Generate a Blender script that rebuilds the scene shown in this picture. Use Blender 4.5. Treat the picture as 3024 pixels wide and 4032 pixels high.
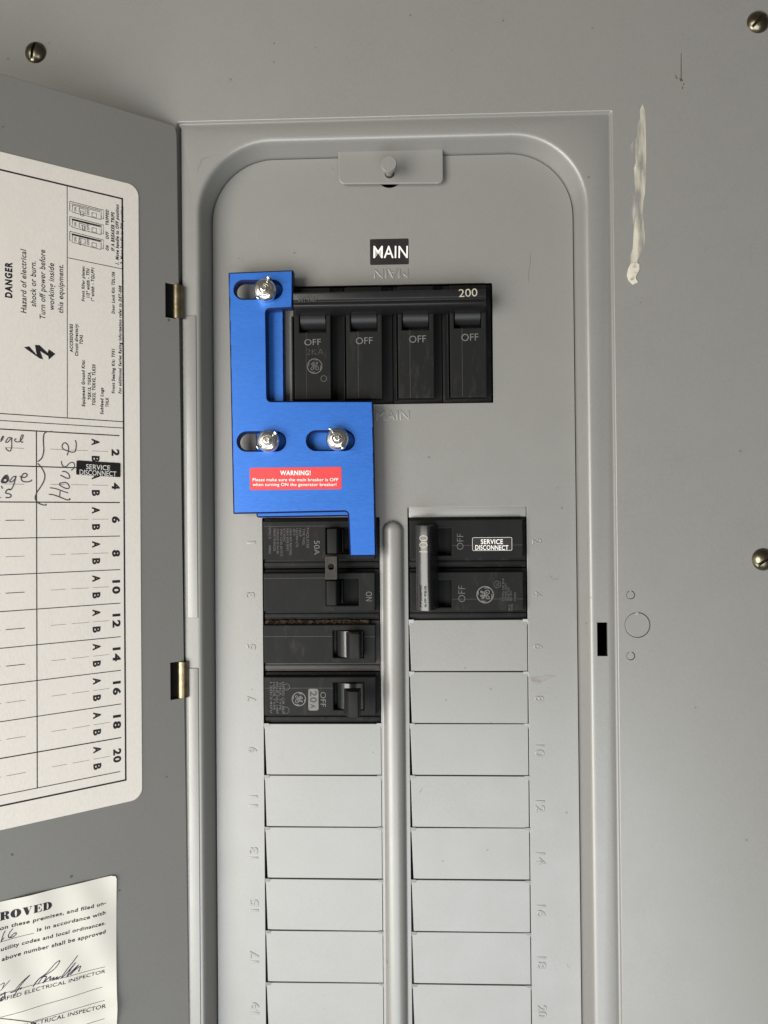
import bpy, bmesh, math, random
from mathutils import Matrix, Vector
random.seed(7)
sc = bpy.context.scene
for o in list(bpy.data.objects):
    bpy.data.objects.remove(o)

# ------------------------------------------------------------------ camera
BASE = Vector((0, 0, 1.40))                     # panel datum above the floor
cam = bpy.data.cameras.new('camera')
cam.sensor_fit = 'VERTICAL'; cam.sensor_height = 24.0; cam.lens = 3030.0 / 4032.0 * 24.0
cam.clip_start = 0.01; cam.clip_end = 20
co = bpy.data.objects.new('camera', cam); sc.collection.objects.link(co)
CP = (0.005032, -0.378398, 0.049892)
CR = ((0.999401, 0.00915, 0.033371), (0.033448, -0.008415, -0.999405), (-0.008864, 0.999923, -0.008716))
co.matrix_world = Matrix.Translation(Vector(CP) + BASE) @ Matrix(CR).to_4x4()
sc.camera = co
sc.render.resolution_x = 768; sc.render.resolution_y = 1024

# ------------------------------------------------------------------ world, lamps, exposure
w = bpy.data.worlds.new('World'); sc.world = w; w.use_nodes = True
bg = w.node_tree.nodes['Background']
bg.inputs[0].default_value = (1.0, 0.90, 0.74, 1); bg.inputs[1].default_value = 0.115

def area(name, loc, target, sx, sy, power, col):
    l = bpy.data.lights.new(name, 'AREA'); l.shape = 'RECTANGLE'; l.size = sx; l.size_y = sy
    l.energy = power; l.color = col
    o = bpy.data.objects.new(name, l); sc.collection.objects.link(o)
    o.location = Vector(loc) + BASE
    o.rotation_euler = (Vector(target) - Vector(loc)).to_track_quat('-Z', 'Y').to_euler()
    return o
# daylight from a window low on the left, behind the open door's free edge
area('window_light', (-0.88, -1.10, -0.26), (-0.02, 0.0, 0.0), 0.85, 1.30, 36.0, (1.0, 0.965, 0.895))
# daylight coming back off the floor in front of the panel
area('floor_bounce', (0.03, -0.86, -0.58), (0.02, 0.0, -0.10), 0.80, 0.66, 8.0, (0.94, 1.0, 1.03))
vs = sc.view_settings
vs.view_transform = 'Standard'; vs.look = 'None'; vs.gamma = 1.0; vs.exposure = -0.08
vs.use_curve_mapping = False

# ------------------------------------------------------------------ materials
def nd(nt, t, **kw):
    n = nt.nodes.new(t)
    for k, v in kw.items():
        setattr(n, k, v)
    return n
def mat(name, col, rough=0.5, metal=0.0, spec=0.5, mott=0.0, mott_scale=18.0, bump=0.0, bump_scale=900.0,
        speck=0.0, speck_scale=55.0, speck_col=(0.05, 0.045, 0.04), dirt=0.0, dirt_scale=120.0, dirt_col=(0.10, 0.075, 0.05),
        stretch=(1, 1, 1), rvar=0.0, fleck=0.0):
    m = bpy.data.materials.new(name); m.use_nodes = True
    nt = m.node_tree; b = nt.nodes['Principled BSDF']
    b.inputs['Roughness'].default_value = rough; b.inputs['Metallic'].default_value = metal
    b.inputs['Specular IOR Level'].default_value = spec
    b.inputs['Base Color'].default_value = (*col, 1)
    tc = nd(nt, 'ShaderNodeTexCoord'); mp = nd(nt, 'ShaderNodeMapping'); mp.inputs['Scale'].default_value = stretch
    oi = nd(nt, 'ShaderNodeObjectInfo'); va = nd(nt, 'ShaderNodeVectorMath', operation='ADD')
    rs_ = nd(nt, 'ShaderNodeMath', operation='MULTIPLY'); rs_.inputs[1].default_value = 3.7
    nt.links.new(oi.outputs['Random'], rs_.inputs[0]); nt.links.new(rs_.outputs[0], va.inputs[1])
    nt.links.new(tc.outputs['Object'], va.inputs[0]); nt.links.new(va.outputs[0], mp.inputs['Vector']); V = mp.outputs['Vector']
    cur = None
    def noise(scale, det=4, rg=0.6):
        n = nd(nt, 'ShaderNodeTexNoise'); n.inputs['Scale'].default_value = scale
        n.inputs['Detail'].default_value = det; n.inputs['Roughness'].default_value = rg
        nt.links.new(V, n.inputs['Vector']); return n.outputs['Fac']
    def ramp(src, a, c):
        r = nd(nt, 'ShaderNodeMapRange'); r.inputs['From Min'].default_value = a; r.inputs['From Max'].default_value = c
        nt.links.new(src, r.inputs['Value']); return r.outputs['Result']
    def mixc(fac, A, Bc, f=1.0):
        x = nd(nt, 'ShaderNodeMix', data_type='RGBA')
        mu = nd(nt, 'ShaderNodeMath', operation='MULTIPLY'); mu.inputs[1].default_value = f
        nt.links.new(fac, mu.inputs[0]); nt.links.new(mu.outputs[0], x.inputs[0])
        if isinstance(A, tuple): x.inputs[6].default_value = (*A, 1)
        else: nt.links.new(A, x.inputs[6])
        x.inputs[7].default_value = (*Bc, 1)
        return x.outputs[2]
    cur = col
    if mott:
        cur = mixc(ramp(noise(mott_scale), 0.3, 0.7), cur, tuple(c * (1 - mott) for c in col))
    if fleck:
        cur = mixc(ramp(noise(1600, 2, 0.5), 0.35, 0.65), cur, tuple(min(1, c * (1 + fleck)) for c in col))
    if dirt:
        d = nd(nt, 'ShaderNodeMath', operation='MULTIPLY')
        nt.links.new(ramp(noise(dirt_scale, 8, 0.7), 0.52, 0.72), d.inputs[0])
        nt.links.new(ramp(noise(dirt_scale * 0.17, 3), 0.45, 0.65), d.inputs[1])
        cur = mixc(d.outputs[0], cur, dirt_col, dirt)
    if speck:
        vo = nd(nt, 'ShaderNodeTexVoronoi', voronoi_dimensions='2D'); vo.inputs['Scale'].default_value = speck_scale
        nt.links.new(V, vo.inputs['Vector'])
        sx = nd(nt, 'ShaderNodeSeparateColor'); nt.links.new(vo.outputs['Color'], sx.inputs[0])
        rad = nd(nt, 'ShaderNodeMath', operation='MULTIPLY_ADD')      # random radius, mostly none
        nt.links.new(sx.outputs[0], rad.inputs[0]); rad.inputs[1].default_value = 0.095; rad.inputs[2].default_value = -0.062
        lt = nd(nt, 'ShaderNodeMath', operation='SUBTRACT')
        nt.links.new(rad.outputs[0], lt.inputs[0]); nt.links.new(vo.outputs['Distance'], lt.inputs[1])
        cur = mixc(ramp(lt.outputs[0], 0.0, 0.008), cur, speck_col, speck)
    if not isinstance(cur, tuple):
        nt.links.new(cur, b.inputs['Base Color'])
    if rvar:
        r = nd(nt, 'ShaderNodeMath', operation='MULTIPLY_ADD'); nt.links.new(noise(60, 5), r.inputs[0])
        r.inputs[1].default_value = rvar; r.inputs[2].default_value = rough - rvar * 0.5
        nt.links.new(r.outputs[0], b.inputs['Roughness'])
    if bump:
        bn = nd(nt, 'ShaderNodeBump'); bn.inputs['Strength'].default_value = bump; bn.inputs['Distance'].default_value = 0.0005
        nt.links.new(noise(bump_scale, 3), bn.inputs['Height']); nt.links.new(bn.outputs[0], b.inputs['Normal'])
    return m

PAINT = (0.196, 0.193, 0.184)
M = {}
M['paint'] = mat('grey_enamel', PAINT, 0.38, spec=1.0, mott=0.06, mott_scale=24, bump=0.07, bump_scale=600, speck=0.5, speck_scale=46, rvar=0.14, fleck=0.04, dirt=0.10, dirt_scale=140, dirt_col=(0.12, 0.115, 0.10))
M['doorpaint'] = mat('grey_enamel_door', PAINT, 0.42, spec=0.5, mott=0.05, mott_scale=24, bump=0.06, bump_scale=600, speck=0.7, speck_scale=44, rvar=0.14, fleck=0.04, dirt=0.08, dirt_scale=140, dirt_col=(0.12, 0.115, 0.10))
M['inside'] = mat('enclosure_steel', (0.05, 0.05, 0.05), 0.8)
M['phenolic'] = mat('black_phenolic', (0.013, 0.013, 0.0135), 0.55, spec=0.12, mott=0.25, mott_scale=40, bump=0.06, bump_scale=500, dirt=0.42, dirt_scale=150, dirt_col=(0.065, 0.062, 0.058), stretch=(1.6, 0.5, 1), rvar=0.3)
M['gloss'] = mat('gloss_black_plastic', (0.013, 0.013, 0.014), 0.30, spec=0.22, bump=0.05, bump_scale=160, rvar=0.18, dirt=0.10)
M['dusty'] = mat('dusty_phenolic', (0.035, 0.032, 0.03), 0.62, mott=0.3, mott_scale=60, dirt=0.55, dirt_scale=160, bump=0.1, bump_scale=400)
M['scuff'] = mat('dark_scuff', (0.07, 0.068, 0.062), 0.7)
M['rust'] = mat('rust_dust', (0.060, 0.040, 0.025), 0.9, mott=0.75, mott_scale=350, bump=0.6, bump_scale=900)
M['greyprint'] = mat('grey_print', (0.145, 0.143, 0.137), 0.6, mott=0.35, mott_scale=260)
M['faintprint'] = mat('faint_moulding', (0.085, 0.083, 0.08), 0.55, mott=0.4, mott_scale=300)
M['creamprint'] = mat('cream_print', (0.40, 0.37, 0.30), 0.55, mott=0.2, mott_scale=300)
M['white'] = mat('white_print', (0.80, 0.78, 0.75), 0.5)
M['blacklabel'] = mat('black_label', (0.016, 0.014, 0.014), 0.42, mott=0.4, mott_scale=90, bump=0.25, bump_scale=220, rvar=0.2)
M['blue'] = mat('blue_anodised', (0.025, 0.132, 0.49), 0.38, metal=0.4, rvar=0.16, mott=0.10, mott_scale=30, bump=0.05, bump_scale=1500, stretch=(0.25, 2.0, 1), dirt=0.45, dirt_scale=55, dirt_col=(0.02, 0.085, 0.33), fleck=0.12)
M['bluedark'] = mat('blue_anodised_edge', (0.006, 0.012, 0.075), 0.42, metal=0.35)
M['steel'] = mat('zinc_steel', (0.78, 0.76, 0.71), 0.23, metal=1.0, bump=0.05, bump_scale=700, rvar=0.12)
M['brass'] = mat('aged_brass', (0.36, 0.30, 0.19), 0.36, metal=1.0, mott=0.55, mott_scale=160, rvar=0.25, bump=0.12, bump_scale=400)
M['nickel'] = mat('tarnished_screw', (0.25, 0.225, 0.165), 0.34, metal=1.0, mott=0.5, mott_scale=250, rvar=0.25, bump=0.15, bump_scale=500)
M['slotshade'] = mat('slot_shade_black', (0.006, 0.006, 0.006), 0.8, spec=0.1)  # near-black colour for the shade inside the hinge slots
M['barglass'] = mat('polished_black_plastic', (0.016, 0.016, 0.017), 0.20, spec=0.55, bump=0.22, bump_scale=70, rvar=0.25, stretch=(1, 0.5, 1))
M['clip'] = mat('dark_steel_clip', (0.036, 0.031, 0.027), 0.42, metal=0.4, mott=0.4, mott_scale=150)
M['red'] = mat('red_label', (0.56, 0.035, 0.040), 0.42, mott=0.08, mott_scale=150, fleck=0.1, bump=0.05, bump_scale=250)
M['paper'] = mat('label_paper', (0.735, 0.69, 0.64), 0.62, mott=0.05, mott_scale=60, fleck=0.03, stretch=(1, 0.35, 1), dirt=0.06, dirt_scale=70)
M['cert'] = mat('certificate_paper', (0.755, 0.73, 0.67), 0.6, mott=0.05, mott_scale=50, dirt=0.06, dirt_scale=60)
M['ink'] = mat('black_ink', (0.012, 0.010, 0.014), 0.55)
M['pen'] = mat('pen_ink', (0.075, 0.065, 0.085), 0.6, mott=0.3, mott_scale=400)
M['penblue'] = mat('pen_ink_dark', (0.02, 0.02, 0.04), 0.5)

def scrape_mat(name, col, lo, hi, stretch, amax=1.0):
    m = mat(name, col, 0.75, mott=0.22, mott_scale=160, bump=0.2, bump_scale=350, stretch=(1, 0.3, 1))
    nt = m.node_tree; b = nt.nodes['Principled BSDF']
    tc = nd(nt, 'ShaderNodeTexCoord'); mp = nd(nt, 'ShaderNodeMapping'); mp.inputs['Scale'].default_value = stretch
    n = nd(nt, 'ShaderNodeTexNoise'); n.inputs['Scale'].default_value = 300; n.inputs['Detail'].default_value = 6
    r = nd(nt, 'ShaderNodeMapRange'); r.inputs['From Min'].default_value = lo; r.inputs['From Max'].default_value = hi; r.inputs['To Max'].default_value = amax
    nt.links.new(tc.outputs['Object'], mp.inputs[0]); nt.links.new(mp.outputs[0], n.inputs['Vector'])
    nt.links.new(n.outputs['Fac'], r.inputs['Value']); nt.links.new(r.outputs[0], b.inputs['Alpha'])
    return m
M['scrape'] = scrape_mat('scraped_adhesive', (0.57, 0.535, 0.45), 0.36, 0.62, (1.0, 0.16, 1), 0.92)
M['glue'] = scrape_mat('dried_glue', (0.58, 0.54, 0.45), 0.22, 0.46, (1, 1, 1))
M['smear'] = scrape_mat('smeared_adhesive', (0.42, 0.37, 0.37), 0.50, 0.72, (1, 0.15, 1))
M['stain'] = scrape_mat('brown_stain', (0.10, 0.065, 0.045), 0.40, 0.62, (1, 0.5, 1), 0.7)
M['tan'] = scrape_mat('tan_stain', (0.26, 0.19, 0.12), 0.42, 0.70, (0.35, 1.4, 1), 0.14)

# ------------------------------------------------------------------ mesh helpers (face space: x right, y up, z to the viewer, millimetres)
S = 0.001
def link(name, verts, faces, m, parent, smooth=False, bevel=0.0, seg=2, kind=None, angle=30):
    me = bpy.data.meshes.new(name)
    me.from_pydata([(x * S, y * S, z * S) for x, y, z in verts], [], faces)
    if bevel:
        bm = bmesh.new(); bm.from_mesh(me)
        bmesh.ops.remove_doubles(bm, verts=bm.verts, dist=1e-7)
        bmesh.ops.recalc_face_normals(bm, faces=bm.faces)
        es = [e for e in bm.edges if len(e.link_faces) == 2 and e.calc_face_angle(0) > math.radians(angle)]
        bmesh.ops.bevel(bm, geom=es, offset=bevel * S, segments=seg, profile=0.5, affect='EDGES', clamp_overlap=True)
        bm.to_mesh(me); bm.free()
    else:
        bm = bmesh.new(); bm.from_mesh(me)
        bmesh.ops.recalc_face_normals(bm, faces=bm.faces); bm.to_mesh(me); bm.free()
    me.materials.append(M[m] if isinstance(m, str) else m)
    if smooth:
        for p in me.polygons: p.use_smooth = True
        me.set_sharp_from_angle(angle=math.radians(40))
    o = bpy.data.objects.new(name, me); sc.collection.objects.link(o); o.parent = parent
    if kind: o['kind'] = kind
    return o
def box(name, x0, x1, y0, y1, z0, z1, m, parent, bevel=0.3, seg=2):
    v = [(x, y, z) for z in (z0, z1) for y in (y0, y1) for x in (x0, x1)]
    f = [(0, 2, 3, 1), (4, 5, 7, 6), (0, 1, 5, 4), (2, 6, 7, 3), (0, 4, 6, 2), (1, 3, 7, 5)]
    return link(name, v, f, m, parent, bevel=bevel, seg=seg, smooth=bool(bevel))
def prism(name, prof, a0, a1, m, parent, axis='x', bevel=0.3, seg=3, ends=None):
    """profile in (u, z) swept along x (u = y) or along y (u = x)"""
    n = len(prof); v = []
    for a in (a0, a1):
        for u, z in prof:
            v.append((a, u, z) if axis == 'x' else (u, a, z))
    f = [tuple(range(n)), tuple(range(2 * n - 1, n - 1, -1))]
    f += [(i, (i + 1) % n, n + (i + 1) % n, n + i) for i in range(n)]
    return link(name, v, f, m, parent, bevel=bevel, seg=seg, smooth=True)
def rr(x0, y0, x1, y1, r, n=8):
    out = []
    for cx, cy, a in ((x1 - r, y1 - r, 0), (x0 + r, y1 - r, 90), (x0 + r, y0 + r, 180), (x1 - r, y0 + r, 270)):
        for i in range(n + 1):
            t = math.radians(a + 90 * i / n); out.append((cx + r * math.cos(t), cy + r * math.sin(t)))
    return out
def circle(cx, cy, r, n=40, a0=0, a1=360):
    k = n if a1 - a0 >= 360 else n + 1
    return [(cx + r * math.cos(math.radians(a0 + (a1 - a0) * i / n)), cy + r * math.sin(math.radians(a0 + (a1 - a0) * i / n))) for i in range(k)]
def curve_geo(loops, extr=0.0, bev=0.0, bres=2):
    """filled outline (first loop) with holes (other loops), through a 2D curve"""
    cu = bpy.data.curves.new('outline', 'CURVE'); cu.dimensions = '2D'; cu.fill_mode = 'BOTH'
    cu.extrude = max(extr - bev, 0); cu.bevel_depth = bev; cu.bevel_resolution = bres; cu.offset = -bev
    for lp in loops:
        sp = cu.splines.new('POLY'); sp.points.add(len(lp) - 1); sp.use_cyclic_u = True; sp.use_smooth = False
        for p, (x, y) in zip(sp.points, lp): p.co = (x, y, 0, 1)
    ob = bpy.data.objects.new('outline', cu)
    me = bpy.data.meshes.new_from_object(ob)
    vs_ = [tuple(v.co) for v in me.vertices]; fs = [tuple(p.vertices) for p in me.polygons]
    bpy.data.objects.remove(ob); bpy.data.curves.remove(cu); bpy.data.meshes.remove(me)
    return vs_, fs
def plate(name, loops, z0, z1, m, parent, bev=0.2, bres=1, edge=None):
    v, f = curve_geo(loops, (z1 - z0) / 2, bev, bres)
    zm = (z0 + z1) / 2
    o = link(name, [(x, y, z + zm) for x, y, z in v], f, m, parent)
    if edge:
        o.data.materials.append(M[edge])
        for p in o.data.polygons:
            if abs(p.normal.z) < 0.95: p.material_index = 1
    return o
_glyph = {}
def text_geo(s, bold=0.0, extr=0.0, bev=0.0, italic=0.0):
    key = (s, bold, extr, bev, italic)
    if key in _glyph: return _glyph[key]
    cu = bpy.data.curves.new('text', 'FONT'); cu.body = s; cu.size = 1.0; cu.offset = bold; cu.shear = italic; cu.space_character = 1.0 + max(bold, 0) * 5
    cu.resolution_u = 4; cu.extrude = extr; cu.bevel_depth = bev; cu.bevel_resolution = 1
    ob = bpy.data.objects.new('text', cu)
    me = bpy.data.meshes.new_from_object(ob)
    v = [tuple(p.co) for p in me.vertices]; f = [tuple(p.vertices) for p in me.polygons]
    bpy.data.objects.remove(ob); bpy.data.curves.remove(cu); bpy.data.meshes.remove(me)
    x0 = min(p[0] for p in v); x1 = max(p[0] for p in v)
    v = [((p[0] - x0) / (x1 - x0), p[1], p[2]) for p in v]
    _glyph[key] = (v, f); return v, f
CAP = max(p[1] for p in text_geo('H')[0])
class Ink:
    """collects flat print: lettering, lines, pen strokes"""
    def __init__(s): s.v = []; s.f = []
    def add(s, v, f):
        b = len(s.v); s.v += v; s.f += [tuple(b + i for i in q) for q in f]
    def T(s, txt, pts, bold=0.0, italic=0.0, z=0.0, hk=1.0, dist_p1=None):
        """baseline start, baseline end, a point on the cap line"""
        (ax, ay), (bx, by), (cx, cy) = pts
        L = math.hypot(bx - ax, by - ay); ux, uy = (bx - ax) / L, (by - ay) / L
        h = abs(-(cx - ax) * uy + (cy - ay) * ux) * hk
        v, f = text_geo(txt, bold, 0, 0, italic)
        k = h / CAP
        s.add([(ax + p[0] * L * ux - p[1] * k * uy, ay + p[0] * L * uy + p[1] * k * ux, z) for p in v], f)
    def line(s, p, q, wd, z=0.0):
        s.stroke([p, q], wd, z)
    def stroke(s, pts, wd, z=0.0, smooth=False, taper=False):
        if smooth:
            out = []; n = len(pts)
            for i in range(n - 1):
                p0, p1, p2, p3 = pts[max(i - 1, 0)], pts[i], pts[i + 1], pts[min(i + 2, n - 1)]
                for j in range(6):
                    t = j / 6
                    out.append(tuple(0.5 * (2 * p1[k] + (p2[k] - p0[k]) * t + (2 * p0[k] - 5 * p1[k] + 4 * p2[k] - p3[k]) * t * t + (3 * p1[k] - p0[k] - 3 * p2[k] + p3[k]) * t ** 3) for k in (0, 1)))
            pts = out + [pts[-1]]
        n = len(pts); v = []
        for i, (x, y) in enumerate(pts):
            x0, y0 = pts[max(i - 1, 0)]; x1, y1 = pts[min(i + 1, n - 1)]
            L = math.hypot(x1 - x0, y1 - y0) or 1; nx, ny = -(y1 - y0) / L, (x1 - x0) / L
            k = wd / 2 * (1 if not taper else 0.55 + 0.45 * math.sin(math.pi * (i + 0.3) / n))
            v += [(x + nx * k, y + ny * k, z), (x - nx * k, y - ny * k, z)]
        s.add(v, [(2 * i, 2 * i + 1, 2 * i + 3, 2 * i + 2) for i in range(n - 1)])
    def ring(s, cx, cy, r, wd, z=0.0, a0=0, a1=360, n=36):
        v = []
        for i in range(n + 1):
            t = math.radians(a0 + (a1 - a0) * i / n); c, q = math.cos(t), math.sin(t)
            v += [(cx + (r + wd / 2) * c, cy + (r + wd / 2) * q, z), (cx + (r - wd / 2) * c, cy + (r - wd / 2) * q, z)]
        s.add(v, [(2 * i, 2 * i + 1, 2 * i + 3, 2 * i + 2) for i in range(n)])
    def fill(s, loops, z=0.0):
        v, f = curve_geo(loops); s.add([(x, y, z) for x, y, _ in v], f)
    def logo(s, cx, cy, r, rot, z=0.0):
        c, q = math.cos(math.radians(rot)), math.sin(math.radians(rot))
        strokes = [
            [(990,690),(940,720),(880,680),(870,610),(930,560),(1020,560),(1095,620),(1105,720),(1060,800),(960,825),(860,800),(790,740),(760,630)],
            [(760,740),(640,745),(560,700),(535,640),(590,620),(660,670),(740,740),(790,840),(850,910),(960,920),(1060,980),(1105,1060),(1060,1125),(980,1120),(900,1040),(850,930)],
            [(850,900),(790,960),(760,1030),(680,1100),(610,1115)], [(660,845),(740,910),(800,930)],
            [(740,1010),(640,1035),(560,980),(530,900),(590,880),(660,930),(720,1010)],
            [(790,440),(880,400),(1010,400),(1110,450)], [(390,840),(370,780),(360,700),(350,640)],
            [(1240,840),(1275,950),(1270,1050),(1230,1180)], [(850,1270),(780,1300),(680,1280),(560,1270)]]
        s.ring(cx, cy, r * 0.94, r * 0.12, z)
        for i, st in enumerate(strokes):
            pl = []
            for px, py in st:
                u, v = -(py - 855) / 575 * r, -(px - 825) / 575 * r
                pl.append((cx + u * c - v * q, cy + u * q + v * c))
            s.stroke(pl, r * 0.095, z + 0.004 * (i + 1), smooth=True)
    def out(s, name, m, parent, warp=None):
        v = s.v if warp is None else [warp(p) for p in s.v]
        o = link(name, v, s.f, m, parent)
        for p in o.data.polygons:
            if p.normal.z < 0: p.flip()
        return o
def lathe(name, prof, cx, cy, m, parent, n=40, smooth=True):
    """profile of (radius, z), about the viewer axis"""
    v = []; f = []
    for r, z in prof:
        for i in range(n):
            t = 2 * math.pi * i / n; v.append((cx + r * math.cos(t), cy + r * math.sin(t), z))
    for k in range(len(prof) - 1):
        for i in range(n):
            j = (i + 1) % n; f.append((k * n + i, k * n + j, (k + 1) * n + j, (k + 1) * n + i))
    f.append(tuple((len(prof) - 1) * n + i for i in range(n)))
    return link(name, v, f, m, parent, smooth=smooth)
FACE = Matrix.Rotation(math.radians(90), 4, 'X')
def thing(name, label, cat, group=None, mtx=None):
    o = bpy.data.objects.new(name, None); sc.collection.objects.link(o); o.empty_display_size = 0.02
    o.matrix_world = mtx if mtx is not None else Matrix.Translation(BASE) @ FACE
    o['label'] = label; o['category'] = cat
    if group: o['group'] = group
    return o
def raised_text(name, s, cx, cy, wd, h, rot, m, parent, z, depth, bold=0.0, bev=0.03, extr=0.01, kind=None):
    v, f = text_geo(s, bold, extr, bev)
    y0 = min(p[1] for p in v); y1 = max(p[1] for p in v); zz = max(p[2] for p in v)
    c, q = math.cos(math.radians(rot)), math.sin(math.radians(rot)); out = []
    for p in v:
        a = (p[0] - 0.5) * wd; b = ((p[1] - y0) / (y1 - y0) - 0.5) * h
        out.append((cx + a * c - b * q, cy + a * q + b * c, z + p[2] / zz * depth))
    return link(name, out, f, m, parent, smooth=True)

# ================================================================== ELECTRICAL PANEL
panel = thing('electrical_panel', 'light grey painted steel breaker panel with rounded recess and numbered blank plates', 'electrical panel')
GX0, GX1, GY0, GY1 = -104.9, 101.8, -300.0, 241.3          # door rebate
ZT, ZF = 13.2, 12.0                                         # trim face, flange face
KO = [(111.4, -1.0, 6.0), (108.4, 13.1, 2.05), (108.1, -15.5, 2.05)]
loops = [rr(-210, -345, 208, 335, 4), rr(GX0 - 0.7, GY0, GX1 + 0.7, GY1 + 0.7, 1.2, 4)] + [circle(x, y, r, 40) for x, y, r in KO]
plate('trim_sheet', loops, ZT - 1.4, ZT, 'paint', panel, bev=0.0)
for x, y, r in KO:                                          # partly punched knockout discs held by a tab
    d = plate('knockout_disc', [circle(x, y, r - 0.26, 40)], ZT - 1.6, ZT - 0.22, 'paint', panel, bev=0.3, bres=2)
    box('tab', x - (0.75 if r > 4 else 0.5), x + (0.75 if r > 4 else 0.5), y + r * 0.8, y + r + 0.35, ZT - 1.3, ZT + 0.03, 'paint', d, 0.1)

# stepped rebate, flange, pressed wall of the recess, as one pressing
RX0, RX1, RY0, RY1, RR_ = -91.5, 86.0, -268.0, 228.4, 31.0  # foot of the recess wall
def loop3(x0, y0, x1, y1, r, z, n=14): return [(x, y, z) for x, y in rr(x0, y0, x1, y1, r, n)]
L = []
for off, z, r in ((0.9, ZT - 0.02, 1.4), (0.55, ZT - 0.12, 1.2), (0.3, ZT - 0.45, 1.0), (0.0, ZF - 0.25, 0.8), (-0.45, ZF - 0.42, 0.7), (-1.0, ZF - 0.3, 0.7), (-1.5, ZF, 0.7)):
    L.append(loop3(GX0 - off, GY0 - off, GX1 + off, GY1 + off, r, z))
nfl = len(L) - 1
for k_ in (3, 4, 5):                                     # hinge side of the rebate sunk as an added groove that holds shadow
    xm = min(p[0] for p in L[k_])
    L[k_] = [(x, y, z - (0, 0, 0, 4.5, 5.0, 5.0, 0)[k_] if x < xm + 1e-6 else z) for x, y, z in L[k_]]
for off, z in ((5.6, ZF), (4.9, ZF - 0.05), (4.2, ZF - 0.30), (3.6, ZF - 0.80), (3.1, ZF - 1.6), (2.7, ZF - 2.8), (1.0, 1.2), (0.6, 0.0), (0.5, -1.6)):
    L.append(loop3(RX0 - off, RY0 - off, RX1 + off, RY1 + off, RR_ + off * 1.0, z))
nv = len(L[0]); V = [p for lp in L for p in lp]; F = []
HX0, HX1, HY0, HY1 = 92.8, 97.7, -15.8, 0.1                 # latch slot in the right flange
for k in range(len(L) - 1):
    for i in range(nv):
        j = (i + 1) % nv
        a, b, c, d = k * nv + i, k * nv + j, (k + 1) * nv + j, (k + 1) * nv + i
        if k == nfl and i == nv - 1:                        # right-hand straight of the flange, with the slot
            b0 = len(V)
            xo, xi = L[k][0][0], L[k + 1][0][0]
            V += [(HX1, HY0, ZF), (HX1, HY1, ZF), (HX0, HY1, ZF), (HX0, HY0, ZF)]
            V += [(x, y, ZF - 1.3) for x, y in ((HX1, HY0), (HX1, HY1), (HX0, HY1), (HX0, HY0))]
            F += [(a, b, b0 + 1, b0), (b, c, b0 + 2, b0 + 1), (c, d, b0 + 3, b0 + 2), (d, a, b0, b0 + 3)]
            F += [(b0 + q, b0 + (q + 1) % 4, b0 + 4 + (q + 1) % 4, b0 + 4 + q) for q in range(4)]
            continue
        F.append((a, b, c, d))
fr = link('door_frame', V, F, 'paint', panel, smooth=True)

# dead front with breaker openings
OL = (-67.9, -9.85); OR = (4.0, 62.2)
dl = [rr(RX0 - 0.1, RY0 - 0.1, RX1 + 0.1, RY1 + 0.1, RR_ + 0.1, 14),
      rr(-51.6, 106.3, 46.6, 165.3, 0.4, 2), rr(OL[0], -254, OL[1], 50.8, 0.4, 2), rr(OR[0], -254, OR[1], 55.4, 0.4, 2), circle(-3.4, 219.5, 6.3, 28)]
plate('dead_front', dl, -1.3, 0.0, 'paint', panel, bev=0.15, bres=1)
# slanted lip above the right-hand breakers
prism('bent_lip', [(55.5, -0.05), (55.5, -1.2), (50.6, -1.9), (50.4, -0.75)], OR[0] + 0.55, OR[1] - 0.35, 'paint', panel, 'x', 0.1)
# centre rib, half round with a domed top
n = 14; V = []; F = []
sec = [(-5.6, 0.0), (-5.2, 0.12), (-4.9, 0.5)] + [(-4.7 * math.cos(math.radians(a)), 0.6 + 3.3 * math.sin(math.radians(a))) for a in range(12, 169, 12)] + [(4.9, 0.5), (5.2, 0.12), (5.6, 0.0)]
cxr = -3.3; ns = len(sec); rows = [(-262.0, 1.0), (44.0, 1.0)] + [(44.0 + 4.6 * math.sin(math.radians(a)), math.cos(math.radians(a))) for a in (15, 30, 45, 58, 70, 80, 87)]
for y, k in rows:
    for u, z in sec: V.append((cxr - 0.25 * (44 - y) / 300 + u * (k if k < 1 else 1), y, max(z * (k ** 0.6), 0.0) + 0.02))
for r_ in range(len(rows) - 1):
    for i in range(ns - 1): F.append((r_ * ns + i, r_ * ns + i + 1, (r_ + 1) * ns + i + 1, (r_ + 1) * ns + i))
F.append(tuple((len(rows) - 1) * ns + i for i in range(ns)))
link('centre_rib', V, F, 'paint', panel, smooth=True)
# raised pads of the hinge side
for y0, y1 in ((3, 148.5), (-296, -20.8)):
    box('hinge_pad', -102.0, -96.8, y0, y1, ZF - 0.8, ZF + 0.42, 'paint', panel, 0.42, 3)

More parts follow.
